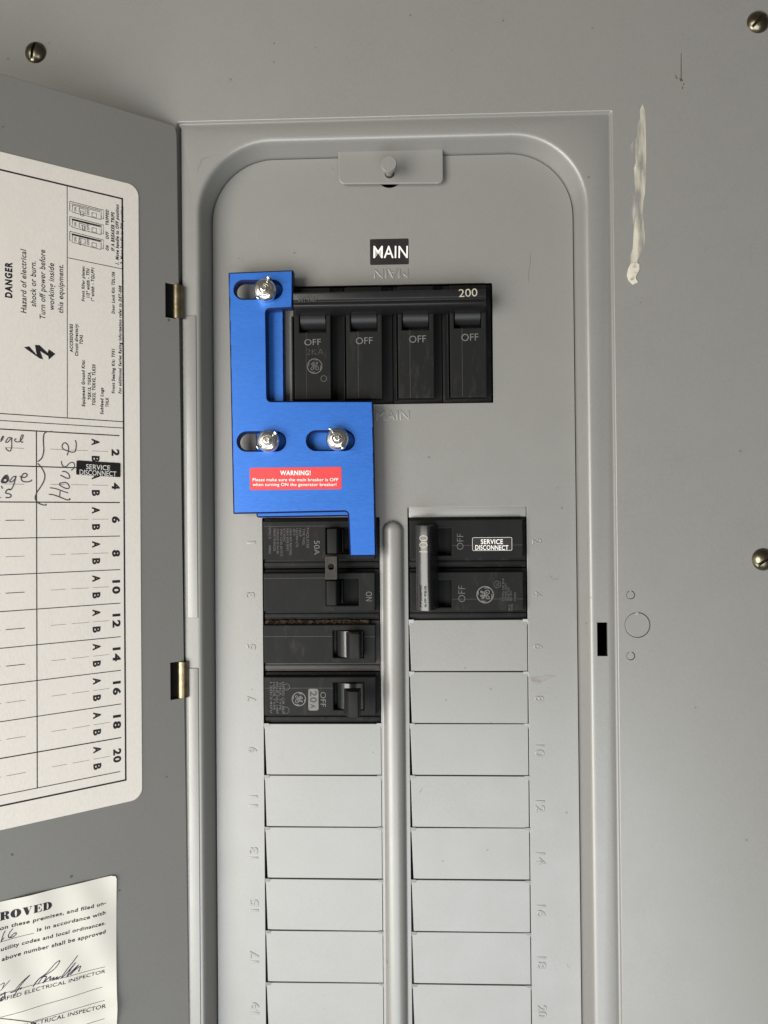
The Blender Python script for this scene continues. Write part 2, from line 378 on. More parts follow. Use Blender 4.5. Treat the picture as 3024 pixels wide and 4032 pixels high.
# twist-out blank plates: three pattern meshes shared by alike pieces
def filler_mesh(seed):
    rnd = random.Random(seed)
    tl, bl = 0.30 + rnd.random() * 0.15, 1.0 + rnd.random() * 0.35
    br = 0.22 + rnd.random() * 0.1
    wd = 58.1; h = 25.4
    P = [(bl, -h + 0.38), (wd - br, -h + 0.30), (wd - 0.25, -0.12), (tl, -0.10)]
    v, f = curve_geo([P], 0.65, 0.18, 1)
    out = []
    for x, y, z in v:                                       # the free bottom edge and left side sit a little lower
        out.append((x, y, z - 0.72 - 0.12 * (1 - x / wd) - 0.06 * (-y / h)))
    b = len(out)
    for x0, x1 in ((0.0, 2.6), (wd - 2.3, wd + 0.15)):      # the two punched bridges at the top corners
        y0, y1 = -2.7, 0.25
        k = len(out)
        out += [(x0, y0, -1.2), (x1, y0, -1.2), (x1, y1, -1.2), (x0, y1, -1.2), (x0 + 0.1, y0 + 0.3, -0.45), (x1 - 0.1, y0 + 0.3, -0.45), (x1, y1, 0.30), (x0, y1, 0.22)]
        f = f + [(k + 4, k + 5, k + 6, k + 7), (k, k + 1, k + 5, k + 4), (k + 1, k + 2, k + 6, k + 5), (k + 3, k, k + 4, k + 7)]
    return out, f
protos = []
for s_ in range(3):
    v, f = filler_mesh(s_ + 3)
    protos.append(link('filler_plate', v, f, 'paint', panel))
cells = [(OL[0], -50.8 - 25.4 * i) for i in range(7)] + [(OR[0], -25.4 * i) for i in range(9)]
for i, (x, y) in enumerate(cells):
    src = protos[i % 3]
    o = src if i < 3 else src.copy()
    if i >= 3: sc.collection.objects.link(o); o.parent = panel
    o.location = ((x + 0.0) * S, y * S, 0)
    rq = random.Random(i * 7 + 1); o.rotation_euler = (math.radians(rq.uniform(-0.25, 0.45)), math.radians(rq.uniform(-0.12, 0.10)), math.radians(rq.uniform(-0.12, 0.12)))

# stamped numbers and words
lefts = [(-73.38,38.68),(-74.04,12.82),(-73.77,-12.78),(-73.72,-38.34),(-73.45,-63.65),(-73.41,-88.93),(-73.37,-114.41),(-73.33,-140.09),(-73.29,-165.28),(-73.25,-190.44)]
rights = [(67.06,38.03),(67.02,12.27),(67.20,-13.24),(67.38,-38.49),(67.34,-63.94),(67.27,-90.93),(67.23,-116.32),(67.19,-141.67),(67.14,-166.77),(67.12,-190.28)]
for i in range(10):
    for odd, pos, rot in ((1, lefts[i], 90), (2, rights[i], -90)):
        t = str(2 * i + odd)
        wd = 2.8 if len(t) == 1 else 6.0
        if t == '1': wd = 1.7
        raised_text('stamped_number', t, pos[0], pos[1], wd, 4.6, rot, 'paint', panel, -0.1, 0.36, bold=-0.012, bev=0.045, extr=0.0)
c_ = [(-3.02,170.73),(-2.96,100.79)]
raised_text('stamped_word', 'MAIN', c_[0][0], c_[0][1], 17.0, 4.9, 180, 'paint', panel, -0.1, 0.36, bold=-0.015, bev=0.04, extr=0.0)
raised_text('stamped_word', 'MAIN', c_[1][0], c_[1][1], 17.0, 4.9, 0, 'paint', panel, -0.1, 0.36, bold=-0.015, bev=0.04, extr=0.0)

# black MAIN sticker
q_ = [(-13.38,187.90),(5.69,175.14)]
st = plate('main_sticker', [rr(q_[0][0], q_[1][1], q_[1][0], q_[0][1], 0.6, 4)], 0.0, 0.14, 'blacklabel', panel, bev=0.03)
ik = Ink(); ik.T('MAIN', [(-11.74,178.58),(5.21,178.24),(-11.69,184.49)], bold=0.004, z=0.2); ik.out('lettering', 'white', st)

# latch tab and stud at the top of the recess
tb = plate('latch_tab', [[(-28.4, 232.0), (-28.4, 217.3), (-28.1, 215.9), (-27.3, 214.8), (-26.0, 214.2), (20.6, 213.4), (21.9, 213.9), (22.7, 214.9), (22.9, 216.3), (22.9, 232.0)]], 2.0, 3.4, 'paint', panel, bev=0.5, bres=2)
lathe('latch_stud', [(1.9, 3.0), (1.9, 5.2), (1.85, 11.4), (3.3, 11.5), (3.8, 11.8), (3.9, 12.1), (3.9, 14.2), (3.55, 14.75), (0.01, 14.76)], -3.4, 218.6, 'paint', panel, 36)
lathe('rust_ring', [(2.3, 3.3), (2.3, 4.4), (2.1, 5.0), (1.85, 5.01)], -3.4, 218.6, 'rust', panel, 24)

# slotted cover screws
def screw(cx, cy, ang, r=5.25):
    bm = bmesh.new(); prof = [(0.0, 3.1), (1.0, 3.03), (2.0, 2.8), (3.0, 2.38), (4.0, 1.7), (4.7, 0.95), (5.1, 0.3), (5.25, 0.0)]
    vs_ = []
    for k, (rr_, z) in enumerate(prof):
        if k == 0: vs_.append([bm.verts.new((0, 0, z))]); continue
        vs_.append([bm.verts.new((rr_ * math.cos(2 * math.pi * i / 40) * r / 5.25, rr_ * math.sin(2 * math.pi * i / 40) * r / 5.25, z)) for i in range(40)])
    for i in range(40): bm.faces.new((vs_[0][0], vs_[1][i], vs_[1][(i + 1) % 40]))
    for k in range(1, len(prof) - 1):
        for i in range(40): bm.faces.new((vs_[k][i], vs_[k + 1][i], vs_[k + 1][(i + 1) % 40], vs_[k][(i + 1) % 40]))
    for sgn in (-1, 1):
        bmesh.ops.bisect_plane(bm, geom=bm.verts[:] + bm.edges[:] + bm.faces[:], plane_co=(sgn * 0.72, 0, 0), plane_no=(1, 0, 0))
    fs = [f for f in bm.faces if abs(f.calc_center_median().x) < 0.7]
    g = bmesh.ops.extrude_face_region(bm, geom=fs)
    for v in g['geom']:
        if isinstance(v, bmesh.types.BMVert): v.co.z = min(v.co.z, 1.35) if v.co.z > 1.35 else v.co.z - 0.02
    bmesh.ops.delete(bm, geom=fs, context='FACES')
    bm.normal_update()
    c, s = math.cos(math.radians(ang)), math.sin(math.radians(ang))
    bm.verts.index_update()
    V = [(cx + v.co.x * c - v.co.y * s, cy + v.co.x * s + v.co.y * c, ZT + v.co.z) for v in bm.verts]
    F = [tuple(v.index for v in f.verts) for f in bm.faces]; bm.free()
    return link('cover_screw', V, F, 'nickel', panel, smooth=True)
sp = [(-174.12,277.29),(170.69,281.55),(169.76,29.32)]
screw(*sp[0], -15); screw(*sp[1], -48); screw(*sp[2], -52)

# marks on the enamel
scr = [(116.55,244.31),(117.46,241.72),(117.82,237.99),(117.91,228.07),(118.03,221.05),(117.68,208.26),(117.20,202.49),(116.42,198.38),(115.95,192.62),(116.43,188.48),(116.96,181.87),(116.71,177.75),(114.83,173.67),(113.17,170.41),(113.36,169.58),(110.10,169.03),(110.15,172.94),(111.20,176.22),(111.69,183.63),(112.38,190.22),(112.66,196.40),(112.93,202.59),(112.38,207.55),(112.25,214.17),(113.09,216.62),(112.91,224.89),(113.22,227.78),(114.07,230.24),(114.11,234.37),(115.37,237.64),(115.42,241.78)]
plate('scrape_mark', [scr], ZT + 0.01, ZT + 0.10, 'scrape', panel, bev=0.0)
blob = [(110.10,169.03),(112.96,169.59),(114.16,168.33),(114.13,166.06),(112.68,163.41),(112.34,161.98),(113.46,160.10),(111.00,158.99),(108.99,161.01),(108.21,163.50),(108.85,166.58)]
plate('glue_blob', [blob], ZT + 0.01, ZT + 0.45, 'glue', panel, bev=0.12, bres=2)
smr = [(113.23,228.19),(110.54,224.95),(109.08,222.09),(109.84,216.70),(110.58,210.90),(110.51,204.29),(111.09,201.80),(110.80,194.38),(111.72,186.11),(112.55,194.34),(112.73,202.59),(112.31,208.38),(112.25,213.75),(112.97,216.63),(112.91,224.89)]
plate('smear_mark', [smr], ZT + 0.005, ZT + 0.03, 'smear', panel, bev=0.0)
for k_, rs in enumerate(([(134.69,268.00),(134.97,267.99),(134.92,256.19),(134.45,256.20)], [(133.88,256.22),(135.20,255.89),(135.56,254.73),(134.24,254.58)], [(135.55,253.58),(136.21,253.56),(136.11,252.89),(135.54,253.01)], [(133.84,252.38),(135.53,252.05),(135.33,250.90),(134.20,251.12)], [(131.65,258.49),(132.39,257.51),(133.12,255.76),(132.74,255.58),(132.00,256.75)])):
    plate('rust_streak', [rs], ZT + 0.005, ZT + 0.02, 'stain', panel, bev=0.0)
rs = [(63.30,-27.57),(69.77,-26.82),(76.98,-27.37),(71.26,-29.34),(67.45,-31.16),(63.65,-30.24)]
plate('rust_streak', [rs], 0.005, 0.02, 'tan', panel, bev=0.0)
for z_, pl in ((ZF, [(-90.09,224.76),(-91.70,224.53),(-93.67,223.78),(-94.04,222.01),(-95.12,220.26),(-95.68,217.60)]), (0, [(-79.12,180.03),(-77.93,179.55)]), (0, [(-77.29,178.63),(-76.47,178.15)]), (0, [(73.07,21.40),(73.84,20.61),(74.24,19.56)]), (0, [(74.61,19.93),(76.16,19.55),(77.21,20.07)]), (0, [(79.78,-167.09),(79.62,-168.00),(80.07,-168.60),(80.98,-168.59)]), (-0.15, [(10.08,-82.06),(9.01,-83.85),(8.48,-84.37)]), (0, [(65.46,179.34),(65.21,174.36),(64.38,169.89),(64.13,164.92)])):
    hair = Ink(); hair.stroke(pl, 0.16, z_ + 0.03, smooth=True, taper=True); hair.out('hair_scratch', 'scuff', panel)

# enclosure behind the cover
ex0, ex1, ey0, ey1 = -190, 188, -325, 315
v = [(x, y, z) for z in (-80, 11.6) for y in (ey0, ey1) for x in (ex0, ex1)]
link('enclosure_box', v, [(0, 1, 3, 2), (0, 4, 5, 1), (2, 3, 7, 6), (0, 2, 6, 4), (1, 5, 7, 3)], 'inside', panel)

# ================================================================== BREAKERS
def CONV_I(x, y0, y1):
    m_ = lambda x, y: (0.049580 * x + -0.000393 * y + -73.714, -0.000260 * x + -0.049337 * y + 55.630)
    return [m_(x, y0), m_(x, y1), m_(x + 22, y0)]
def CONV_J(x, y0, y1):
    m_ = lambda x, y: (0.051976 * x + -0.000492 * y + -8.833, -0.000288 * x + -0.052031 * y + 61.204)
    return [m_(x, y0), m_(x, y1), m_(x + -17, y0)]
def base_block(parent, x0, x1, y0, y1, z1=-1.6, m='phenolic'):
    return box('base', x0, x1, y0, y1, -45, z1, m, parent, 0.35)
def face_block(parent, x0, x1, y0, y1, holes, z1=3.4, m='phenolic', bev=0.55):
    return plate('face', [[(x0, y0), (x1, y0), (x1, y1), (x0, y1)]] + holes, -3.0, z1, m, parent, bev=bev, bres=2)
def rect(a, b): return [(min(a[0], b[0]), min(a[1], b[1])), (max(a[0], b[0]), min(a[1], b[1])), (max(a[0], b[0]), max(a[1], b[1])), (min(a[0], b[0]), max(a[1], b[1]))]
def seam(parent, x0, x1, y, z=3.4):
    return box('mould_seam', x0, x1, y - 0.06, y + 0.06, z - 0.3, z + 0.045, 'faintprint', parent, 0)

# ---- main breaker
mb = thing('main_breaker', 'large black four-pole main breaker with one handle bar across, marked 200', 'circuit breaker')
fx = [(-50.87,126.57),(-32.79,126.28),(-25.35,126.17),(-7.61,125.89),(0.06,125.77),(17.71,125.49),(25.41,125.37),(43.12,125.10)]
wins = [(-48.19,148.73),(-35.03,141.60),(-23.13,148.96),(-9.90,141.71),(2.15,149.19),(15.39,141.95),(27.52,149.55),(40.76,142.46)]
ybot = [(-38.02,107.11),(35.94,107.42)]
off = [([(-45.78,135.15),(-37.65,135.28),(-45.76,138.12)]), ([(-20.55,135.34),(-12.31,135.41),(-20.52,138.58)]), ([(5.59,135.58),(13.78,135.79),(5.62,138.95)]), ([(31.01,136.04),(39.23,136.17),(31.04,139.47)])]
for i in range(4):
    x0, x1 = fx[2 * i][0], fx[2 * i + 1][0]
    xb0 = -51.2 + 24.4 * i; xb1 = xb0 + 24.1
    base_block(mb, xb0, xb1, 106.8, 164.9, -2.6)
    h = rect(wins[2 * i], wins[2 * i + 1]); h[2] = (h[2][0], h[2][1] + 9); h[3] = (h[3][0], h[3][1] + 9)
    face_block(mb, x0, x1, 108.6, 163.4, [h])
    # rocker seen in the window
    yb = h[0][1]; cxw = (h[0][0] + h[1][0]) / 2; hw = (h[1][0] - h[0][0]) / 2 - 0.45
    prism('rocker', [(yb + 1.6 + 7 - 7 * math.cos(math.radians(a)), -3.2 + 7 * math.sin(math.radians(a))) for a in range(20, 161, 14)], cxw - hw, cxw + hw, 'gloss', mb, 'x', 0.0)
    prism('side_slope', [(x0 - 2.3, -3.5), (x0 - 2.2, -1.2), (x0 - 1.1, 2.3), (x0 - 0.75, 2.4), (x0 - 0.75, -3.5)], 108.2, 150.0, 'phenolic', mb, 'y', 0.12)
    sx = x0 + (x1 - x0) * 0.33
    box('mould_seam', sx - 0.06, sx + 0.06, 109.0, h[0][1] - 0.1, 3.1, 3.44, 'faintprint' if i != 0 else 'inside', mb, 0)
    ik = Ink(); ik.T('OFF', off[i], bold=-0.005, z=3.47); ik.out('lettering', 'greyprint', mb)
ik = Ink()
ik.T('2KA', [(-44.67,130.46),(-36.47,130.40),(-44.65,133.44)], bold=-0.03, z=3.47)
ik.out('lettering', 'faintprint', mb); ik = Ink()
lc = [(-40.85,124.92),(-37.06,124.86),(-36.43,118.77),(-35.01,118.75)]
ik.logo(lc[0][0], lc[0][1], lc[1][0] - lc[0][0], 0, 3.47); ik.out('logo', 'faintprint', mb); ik = Ink(); ik.ring(lc[2][0], lc[2][1], lc[3][0] - lc[2][0], 0.25, 3.47)
ik.out('listing_mark', 'faintprint', mb)
# handle bar
bl, fl, ft = [(-37.67,149.49)][0][1], [(-36.37,150.88)][0][1], [(-36.31,157.97)][0][1]
bx = [(-49.51,154.53),(41.97,152.85)]
hb = prism('handle_bar', [(bl, 3.0), (fl - 0.5, 12.0), (fl, 13.6), (fl + 0.9, 14.3), (fl + 2.0, 14.0), (fl + 2.6, 13.4), (fl + 3.6, 14.5), (ft - 0.6, 15.0), (ft, 14.4), (ft + 1.6, 3.0)], bx[0][0], bx[1][0], 'gloss', mb, 'x', 0.25, 2)
ik = Ink(); ik.T('200', [(29.17,154.18),(37.93,154.48),(29.21,157.83)], bold=0.0, z=15.06); ik.out('lettering', 'creamprint', hb)
raised_text('moulded_words', 'COMMON', [(-42.51,155.97)][0][0], [(-42.51,155.97)][0][1], 9.6, 1.55, 0.4, 'faintprint', hb, 14.75, 0.25, bev=0.02)
raised_text('moulded_words', 'INT TRIP', [(-42.53,154.07)][0][0], [(-42.53,154.20)][0][1], 9.0, 1.55, 0.4, 'faintprint', hb, 14.72, 0.25, bev=0.02)
ik = Ink()
for a, b_ in (((195,165),(370,160)), ((480,165),(565,162)), ((790,150),(830,148)), ((945,152),(1125,146)), ((1310,148),(1480,143))):
    pass

# ---- 50 A double
def pole(parent, x0, x1, yb, holes, xf0, xf1, zf=3.4, m='phenolic'):
    base_block(parent, x0, x1, yb + 0.25, yb + 25.15, -1.6, m)
    box('base_ridge', x0 + 0.2, x1 - 0.2, yb + 1.4, yb + 3.3, -3, -0.7, m, parent, 0.25)
    return face_block(parent, xf0, xf1, yb + 5.0, yb + 23.75, holes, zf)
XB0, XB1, XF0, XF1 = OL[0] + 0.55, OL[1] - 0.3, -66.9, -12.2
b50 = thing('double_breaker', 'black two-pole breaker marked 50A with a metal clip joining its toggles, beneath the blue plate', 'circuit breaker')
hw3 = rect(*[(-36.02,20.54),(-20.25,7.70)]); hw1 = [(x, y + 25.2) for x, y in hw3]
for yb, hh in ((25.4, hw1), (0.0, hw3)):
    pole(b50, XB0, XB1, yb, [hh], XF0, XF1)
    seam(b50, XF0 + 0.3, hh[0][0] - 0.3, yb + 21.2)
tg = [(-34.78,45.28),(-29.69,33.50),(-35.28,20.43),(-30.13,8.68)]
for i in (0, 2):
    (xa, ya), (xb, yb) = tg[i], tg[i + 1]
    prism('toggle', [(xa + 0.3, -6), (xa, 6), (xa + 0.15, 11.6), (xa + 0.6, 12), (xb - 0.5, 12), (xb, 11.5), (xb + 0.8, 4), (xb + 1.4, -6)], min(ya, yb), max(ya, yb), 'phenolic', b50, 'y', 0.3, 2)
    box('rocker_rim', xb + 1.6, xb + 2.3, min(ya, yb) + 0.4, max(ya, yb) - 0.3, -6, 4.6, 'phenolic', b50, 0.25)
ck = [(-35.37,32.31),(-29.64,21.16),(-32.55,27.28),(-31.07,27.27)]
cl = plate('handle_clip', [rr(ck[0][0], ck[1][1], ck[1][0], ck[0][1], 0.5, 4), circle(ck[2][0], ck[2][1], 1.45, 24)], 12.4, 13.2, 'clip', b50, bev=0.25, bres=2)
box('clip_flange', ck[1][0] - 0.7, ck[1][0] - 0.02, ck[1][1] + 0.3, ck[0][1] - 0.3, 6, 12.5, 'clip', cl, 0.2)
box('clip_flange', ck[0][0] + 0.02, ck[0][0] + 0.7, ck[1][1] + 0.3, ck[0][1] - 0.3, 6, 12.5, 'clip', cl, 0.2)
ik = Ink()
ik.T('50A', [(-41.84,39.47),(-41.90,32.50),(-39.10,39.44)], bold=-0.01, z=3.47); ik.out('lettering', 'greyprint', b50); ik = Ink()
ik.T('ON', [(-16.66,14.38),(-16.70,9.85),(-13.73,14.37)], bold=-0.01, z=3.47)
ik.out('lettering', 'greyprint', b50)
ik = Ink()
for t_, x, ya, yb in (('THQL2150', 572, 190, 395), ('TYPE THQL', 532, 205, 370), ('HACR', 498, 205, 285), ('120/240V-CTL', 466, 203, 393), ('40°C', 437, 205, 275), ('10KA INT RATING', 403, 205, 465), ('MAX RMS SYM', 372, 203, 420), ('8-3 AWG', 342, 205, 330), ('WIRE CU/AL 60/75°C', 311, 205, 475), ('TORQUE 45 IN-LBS', 275, 203, 455), ('MADE IN BRAZIL', 243, 205, 430), ('VMC3     4903', 196, 190, 452)):
    ik.T(t_, CONV_I(x, ya, yb), bold=0.0, z=3.47)
ik.out('lettering', 'faintprint', b50)

# ---- single breakers
def single(parent, yb, dirty):
    win = rect((-32.9, yb + 7.7), (-17.9, yb + 20.9))
    pole(parent, XB0, XB1, yb, [win], XF0, XF1, m='dusty' if dirty else 'phenolic')
    y0, y1 = win[0][1] + 0.35, win[2][1] - 0.35
    rk = [(-24.0 + 8.2 * math.cos(math.radians(a)), -3.6 + 8.2 * math.sin(math.radians(a))) for a in range(165, 75, -9)]
    prism('rocker', [(-32.2, -8)] + rk + [(-18.4, 3.2), (-18.4, -8)], y0, y1, 'barglass', parent, 'y', 0.0)
    lv = prism('toggle', [(-27.0, 2.5), (-24.9, 9.2), (-24.2, 10.0), (-19.9, 10.4), (-19.3, 9.8), (-18.9, 2.0)], y0 + 0.2, y1 - 0.2, 'phenolic', parent, 'y', 0.28, 2)
    return lv
s5 = thing('single_breaker', 'plain black single breaker with rusty dust along its top edge', 'circuit breaker')
lv = single(s5, -25.4, True)
seam(s5, XF0 + 0.2, -33.2, -25.4 + 18.1, 3.4); seam(s5, -17.7, XF1 - 0.3, -25.4 + 17.9, 3.4)
def crust(parent, x0, x1, y0, y1, z, seed, n=46):
    rnd = random.Random(seed); V = []; F = []
    for i in range(n + 1):
        x = x0 + (x1 - x0) * i / n
        for j in range(5):
            k = j / 4; hgt = (0.15 + 0.5 * rnd.random()) * math.sin(math.pi * (0.12 + 0.76 * k))
            V.append((x + rnd.uniform(-.3, .3), y0 + (y1 - y0) * k + rnd.uniform(-.3, .3), z + hgt - (0.9 if rnd.random() < 0.38 else 0)))
    for i in range(n):
        for j in range(4): F.append((i * 5 + j, i * 5 + j + 1, i * 5 + j + 6, i * 5 + j + 5))
    return link('rust_dust', V, F, 'rust', parent, kind='stuff')
crust(s5, -66.3, -15.5, -1.7, 0.2, -0.1, 5)
crust(s5, -25.0, -19.8, -25.4 + 20.2, -25.4 + 20.75, 9.6, 6, 10)
s7 = thing('single_breaker', 'black single breaker marked 20A in a pale box, next to two-tone script logo', 'circuit breaker')
s7['label'] = 'black single breaker with 20A printed in a pale rounded box'
lv = single(s7, -50.8, False)
crust(s7, -66.3, -42, -27.6, -26.7, -1.8, 8, 22)
lathe('pivot_hole', [(0.9, 0.0), (0.85, 0.03), (0.01, 0.03)], -22.0, -50.8 + 20.5, 'inside', s7, 16)
s7.children[-1].matrix_local = Matrix.Translation((0, 0, 0.0103))
seam(s7, XF0 + 0.2, -33.2, -50.8 + 18.3)
bxp = [(-45.29,-32.81),(-40.28,-43.40)]
bp = plate('rating_box', [rr(*bxp[0], *bxp[1], 1.0, 5)] if bxp[0][1] < bxp[1][1] else [rr(bxp[0][0], bxp[1][1], bxp[1][0], bxp[0][1], 1.0, 5)], 3.38, 3.5, 'faintprint', s7, bev=0.0)
bp.data.materials[0] = M['greyprint']
ik = Ink(); ik.T('20', [(-44.31,-33.90),(-44.35,-39.46),(-41.19,-33.90)], bold=0.02, z=3.54); ik.T('A', [(-44.21,-40.20),(-44.23,-42.41),(-41.88,-40.20)], bold=0.02, z=3.54); ik.out('lettering', 'blacklabel', bp)
ik = Ink(); ik.T('OFF', [(-39.31,-34.40),(-39.37,-41.58),(-36.64,-34.40)], bold=-0.012, z=3.47)
ik.out('lettering', 'greyprint', s7); ik = Ink()
lc = [(-49.89,-37.83),(-46.42,-37.83),(-55.94,-31.91),(-54.40,-31.91),(-56.37,-43.29),(-54.74,-43.29)]
ik.logo(lc[0][0], lc[0][1], lc[1][0] - lc[0][0], -90, 3.47)
ik.out('logo', 'greyprint', s7)
ik = Ink()
ik.ring(lc[2][0], lc[2][1], 1.5, 0.2, 3.47); ik.ring(lc[4][0], lc[4][1], 1.6, 0.2, 3.47)
for k, t_ in enumerate(('LISTED CIR BKR', 'THQL TYPE', 'ISSUE NO 1487', 'HACR TYPE', '120/240V')):
    ik.T(t_, CONV_I(330 - 30 * k, 1725, 2040 - 40 * (k % 2)), bold=0.0, z=3.47)
ik.out('lettering', 'faintprint', s7)

# ---- 100 A double on the right
b100 = thing('double_breaker', 'black two-pole breaker with glossy handle bar marked 100 and a service disconnect sticker', 'circuit breaker')
RB0, RB1, RF0, RF1 = OR[0] + 0.4, OR[1] - 0.35, 4.9, 59.8
wr = [(20.15,44.80),(25.12,31.85),(19.92,19.65),(24.88,6.62)]
for yb, hh in ((25.4, rect(wr[0], wr[1])), (0.0, rect(wr[2], wr[3]))):
    hh[0] = (9.6, hh[0][1]); hh[3] = (9.6, hh[3][1])
    pole(b100, RB0, RB1, yb, [hh], RF0, RF1, zf=3.4)
    seam(b100, hh[1][0] + 0.2, RF1 - 0.3, yb + 11.2 if yb > 1 else yb + 10.5)
hx = [(8.45,30.50),(14.10,30.46),(15.01,30.45)]; hy = [(11.63,46.64),(11.25,6.00)]
hb = prism('handle_bar', [(hx[0][0] - 0.3, 3.0), (hx[0][0] - 0.6, 11.6), (hx[0][0] - 0.3, 12.9), (hx[0][0] + 0.3, 13.5), (hx[1][0] - 0.9, 15.5), (hx[1][0] - 0.2, 15.5), (hx[1][0] + 0.5, 14.6), (hx[1][0] + 4.6, 3.2), (hx[1][0] + 5.0, -6), (hx[0][0], -6)], hy[1][1], hy[0][1], 'barglass', b100, 'y', 0.3, 3)
tilt = lambda p: (p[0], p[1], 13.5 + (p[0] - hx[0][0] - 0.3) * 2.0 / (hx[1][0] - hx[0][0] - 1.2) + 0.07)
ik = Ink(); ik.T('100', [(13.28,33.90),(13.35,41.83),(9.39,33.93)], bold=-0.02); ik.out('lettering', 'creamprint', hb, tilt)
cw = [(10.31,13.07),(12.58,13.06)]
raised_text('moulded_words', 'COMMON', cw[0][0], cw[0][1], 10.5, 1.9, 90, 'gloss', hb, 13.9, 0.4, bev=0.02)
raised_text('moulded_words', 'INT TRIP', cw[1][0], cw[1][1], 10.0, 1.9, 90, 'gloss', hb, 14.85, 0.4, bev=0.02)
ik = Ink()
ik.T('OFF', [(30.97,34.56),(31.04,42.31),(27.75,34.59)], bold=-0.02, z=3.47); ik.T('OFF', [(31.60,9.18),(31.68,16.98),(28.23,9.20)], bold=-0.02, z=3.47)
ik.out('lettering', 'greyprint', b100); ik = Ink()
lc = [(41.22,12.61),(45.41,12.59),(47.17,17.56),(48.78,17.55)]
ik.logo(lc[0][0], lc[0][1], lc[1][0] - lc[0][0], 90, 3.47)
ik.out('logo', 'greyprint', b100)
ik = Ink(); ik.ring(lc[2][0], lc[2][1], lc[3][0] - lc[2][0], 0.2, 3.47); ik.T('UL', [(47.89,16.73),(47.91,18.44),(46.44,16.73)], z=3.47)
for t_, x, y0, y1 in (('LISTED CIR BKR', 1148, 985, 775), ('2 POLE UNIT', 1172, 985, 820), ('ISSUE NO', 1196, 985, 860), ('RT-497', 1220, 985, 890), ('F-3892', 1258, 985, 905), ('HACR', 1205, 1080, 1015), ('TYPE', 1230, 1080, 1015)):
    ik.T(t_, CONV_J(x, y0, y1), z=3.47)
ik.out('lettering', 'faintprint', b100)
q_ = [(35.18,40.46),(54.53,33.87)]
stk = plate('service_sticker', [rr(q_[0][0], q_[1][1], q_[1][0], q_[0][1], 0.8, 5)], 3.42, 3.52, 'blacklabel', b100, bev=0.02)
ik = Ink(); ik.T('SERVICE', [(39.39,37.20),(50.06,37.12),(39.42,39.44)], bold=0.012, z=3.58); ik.T('DISCONNECT', [(36.67,34.47),(52.62,34.24),(36.69,36.65)], bold=0.012, z=3.58)
x0, y0, x1, y1 = q_[0][0], q_[1][1], q_[1][0], q_[0][1]
lp = rr(x0 + 0.15, y0 + 0.15, x1 - 0.15, y1 - 0.15, 0.7, 5); ik.stroke(lp + [lp[0]], 0.14, 3.57)
ik.out('lettering', 'white', stk)

# ================================================================== BLUE INTERLOCK
il = thing('interlock_bracket', 'blue anodised metal sliding interlock plate with three wing nuts and red warning label', 'interlock')
ZP0, ZP1 = 5.2, 11.0
def fillet(P, rads, n=5):
    out = []; m_ = len(P)
    for i, (x, y) in enumerate(P):
        r = rads[i]
        if not r: out.append((x, y)); continue
        a = Vector(P[i - 1]) - Vector((x, y)); b = Vector(P[(i + 1) % m_]) - Vector((x, y)); a.normalize(); b.normalize()
        p0 = Vector((x, y)) + a * r; p1 = Vector((x, y)) + b * r
        for k in range(n + 1):
            t = k / n; q = p0 * (1 - t) ** 2 + Vector((x, y)) * 2 * t * (1 - t) + p1 * t * t
            out.append((q.x, q.y))
    return out
P = [(-81.4, 169.4), (-49.9, 170.0), (-50.3, 151.7), (-63.0, 151.0), (-62.7, 107.1), (-12.0, 106.4), (-11.1, 32.1), (-23.9, 32.0), (-24.6, 53.4), (-79.9, 52.8)]
def slot(p, q, r): return [(p[0] + r + r * math.cos(math.radians(a)), p[1] + r * math.sin(math.radians(a))) for a in range(90, 271, 12)] + [(q[0] - r + r * math.cos(math.radians(a)), q[1] + r * math.sin(math.radians(a))) for a in range(-90, 91, 12)]
slots = [slot((-78.2, 160.8), (-55.7, 160.6), 4.1), slot((-77.2, 87.6), (-54.6, 87.5), 4.2), slot((-43.8, 87.6), (-21.5, 87.5), 4.3)]
plate('front_plate', [fillet(P, [0.4, 0.4, 0.3, 1.8, 1.8, 0.4, 0.6, 0.6, 1.8, 0.6])] + slots, ZP0, ZP1, 'blue', il, bev=0.75, bres=0, edge='bluedark')
PB = [(-70.0, 169.0), (-55.6, 169.0), (-55.5, 108.0), (-22.0, 108.0), (-25.2, 51.0), (-70.0, 51.0)]
bpz = [(-69.9, 168.0), (-55.6, 168.0), (-55.5, 104.9), (-13.2, 104.9), (-13.2, 51.3), (-69.9, 50.9)]
plate('back_plate', [fillet(bpz, [0.5, 0.5, 0.5, 0.5, 0.5, 1.6])], 0.05, 5.1, 'blue', il, bev=0.75, bres=0, edge='bluedark')
nuts = [(-63.01,159.45),(-62.02,87.47),(-28.88,87.93)]
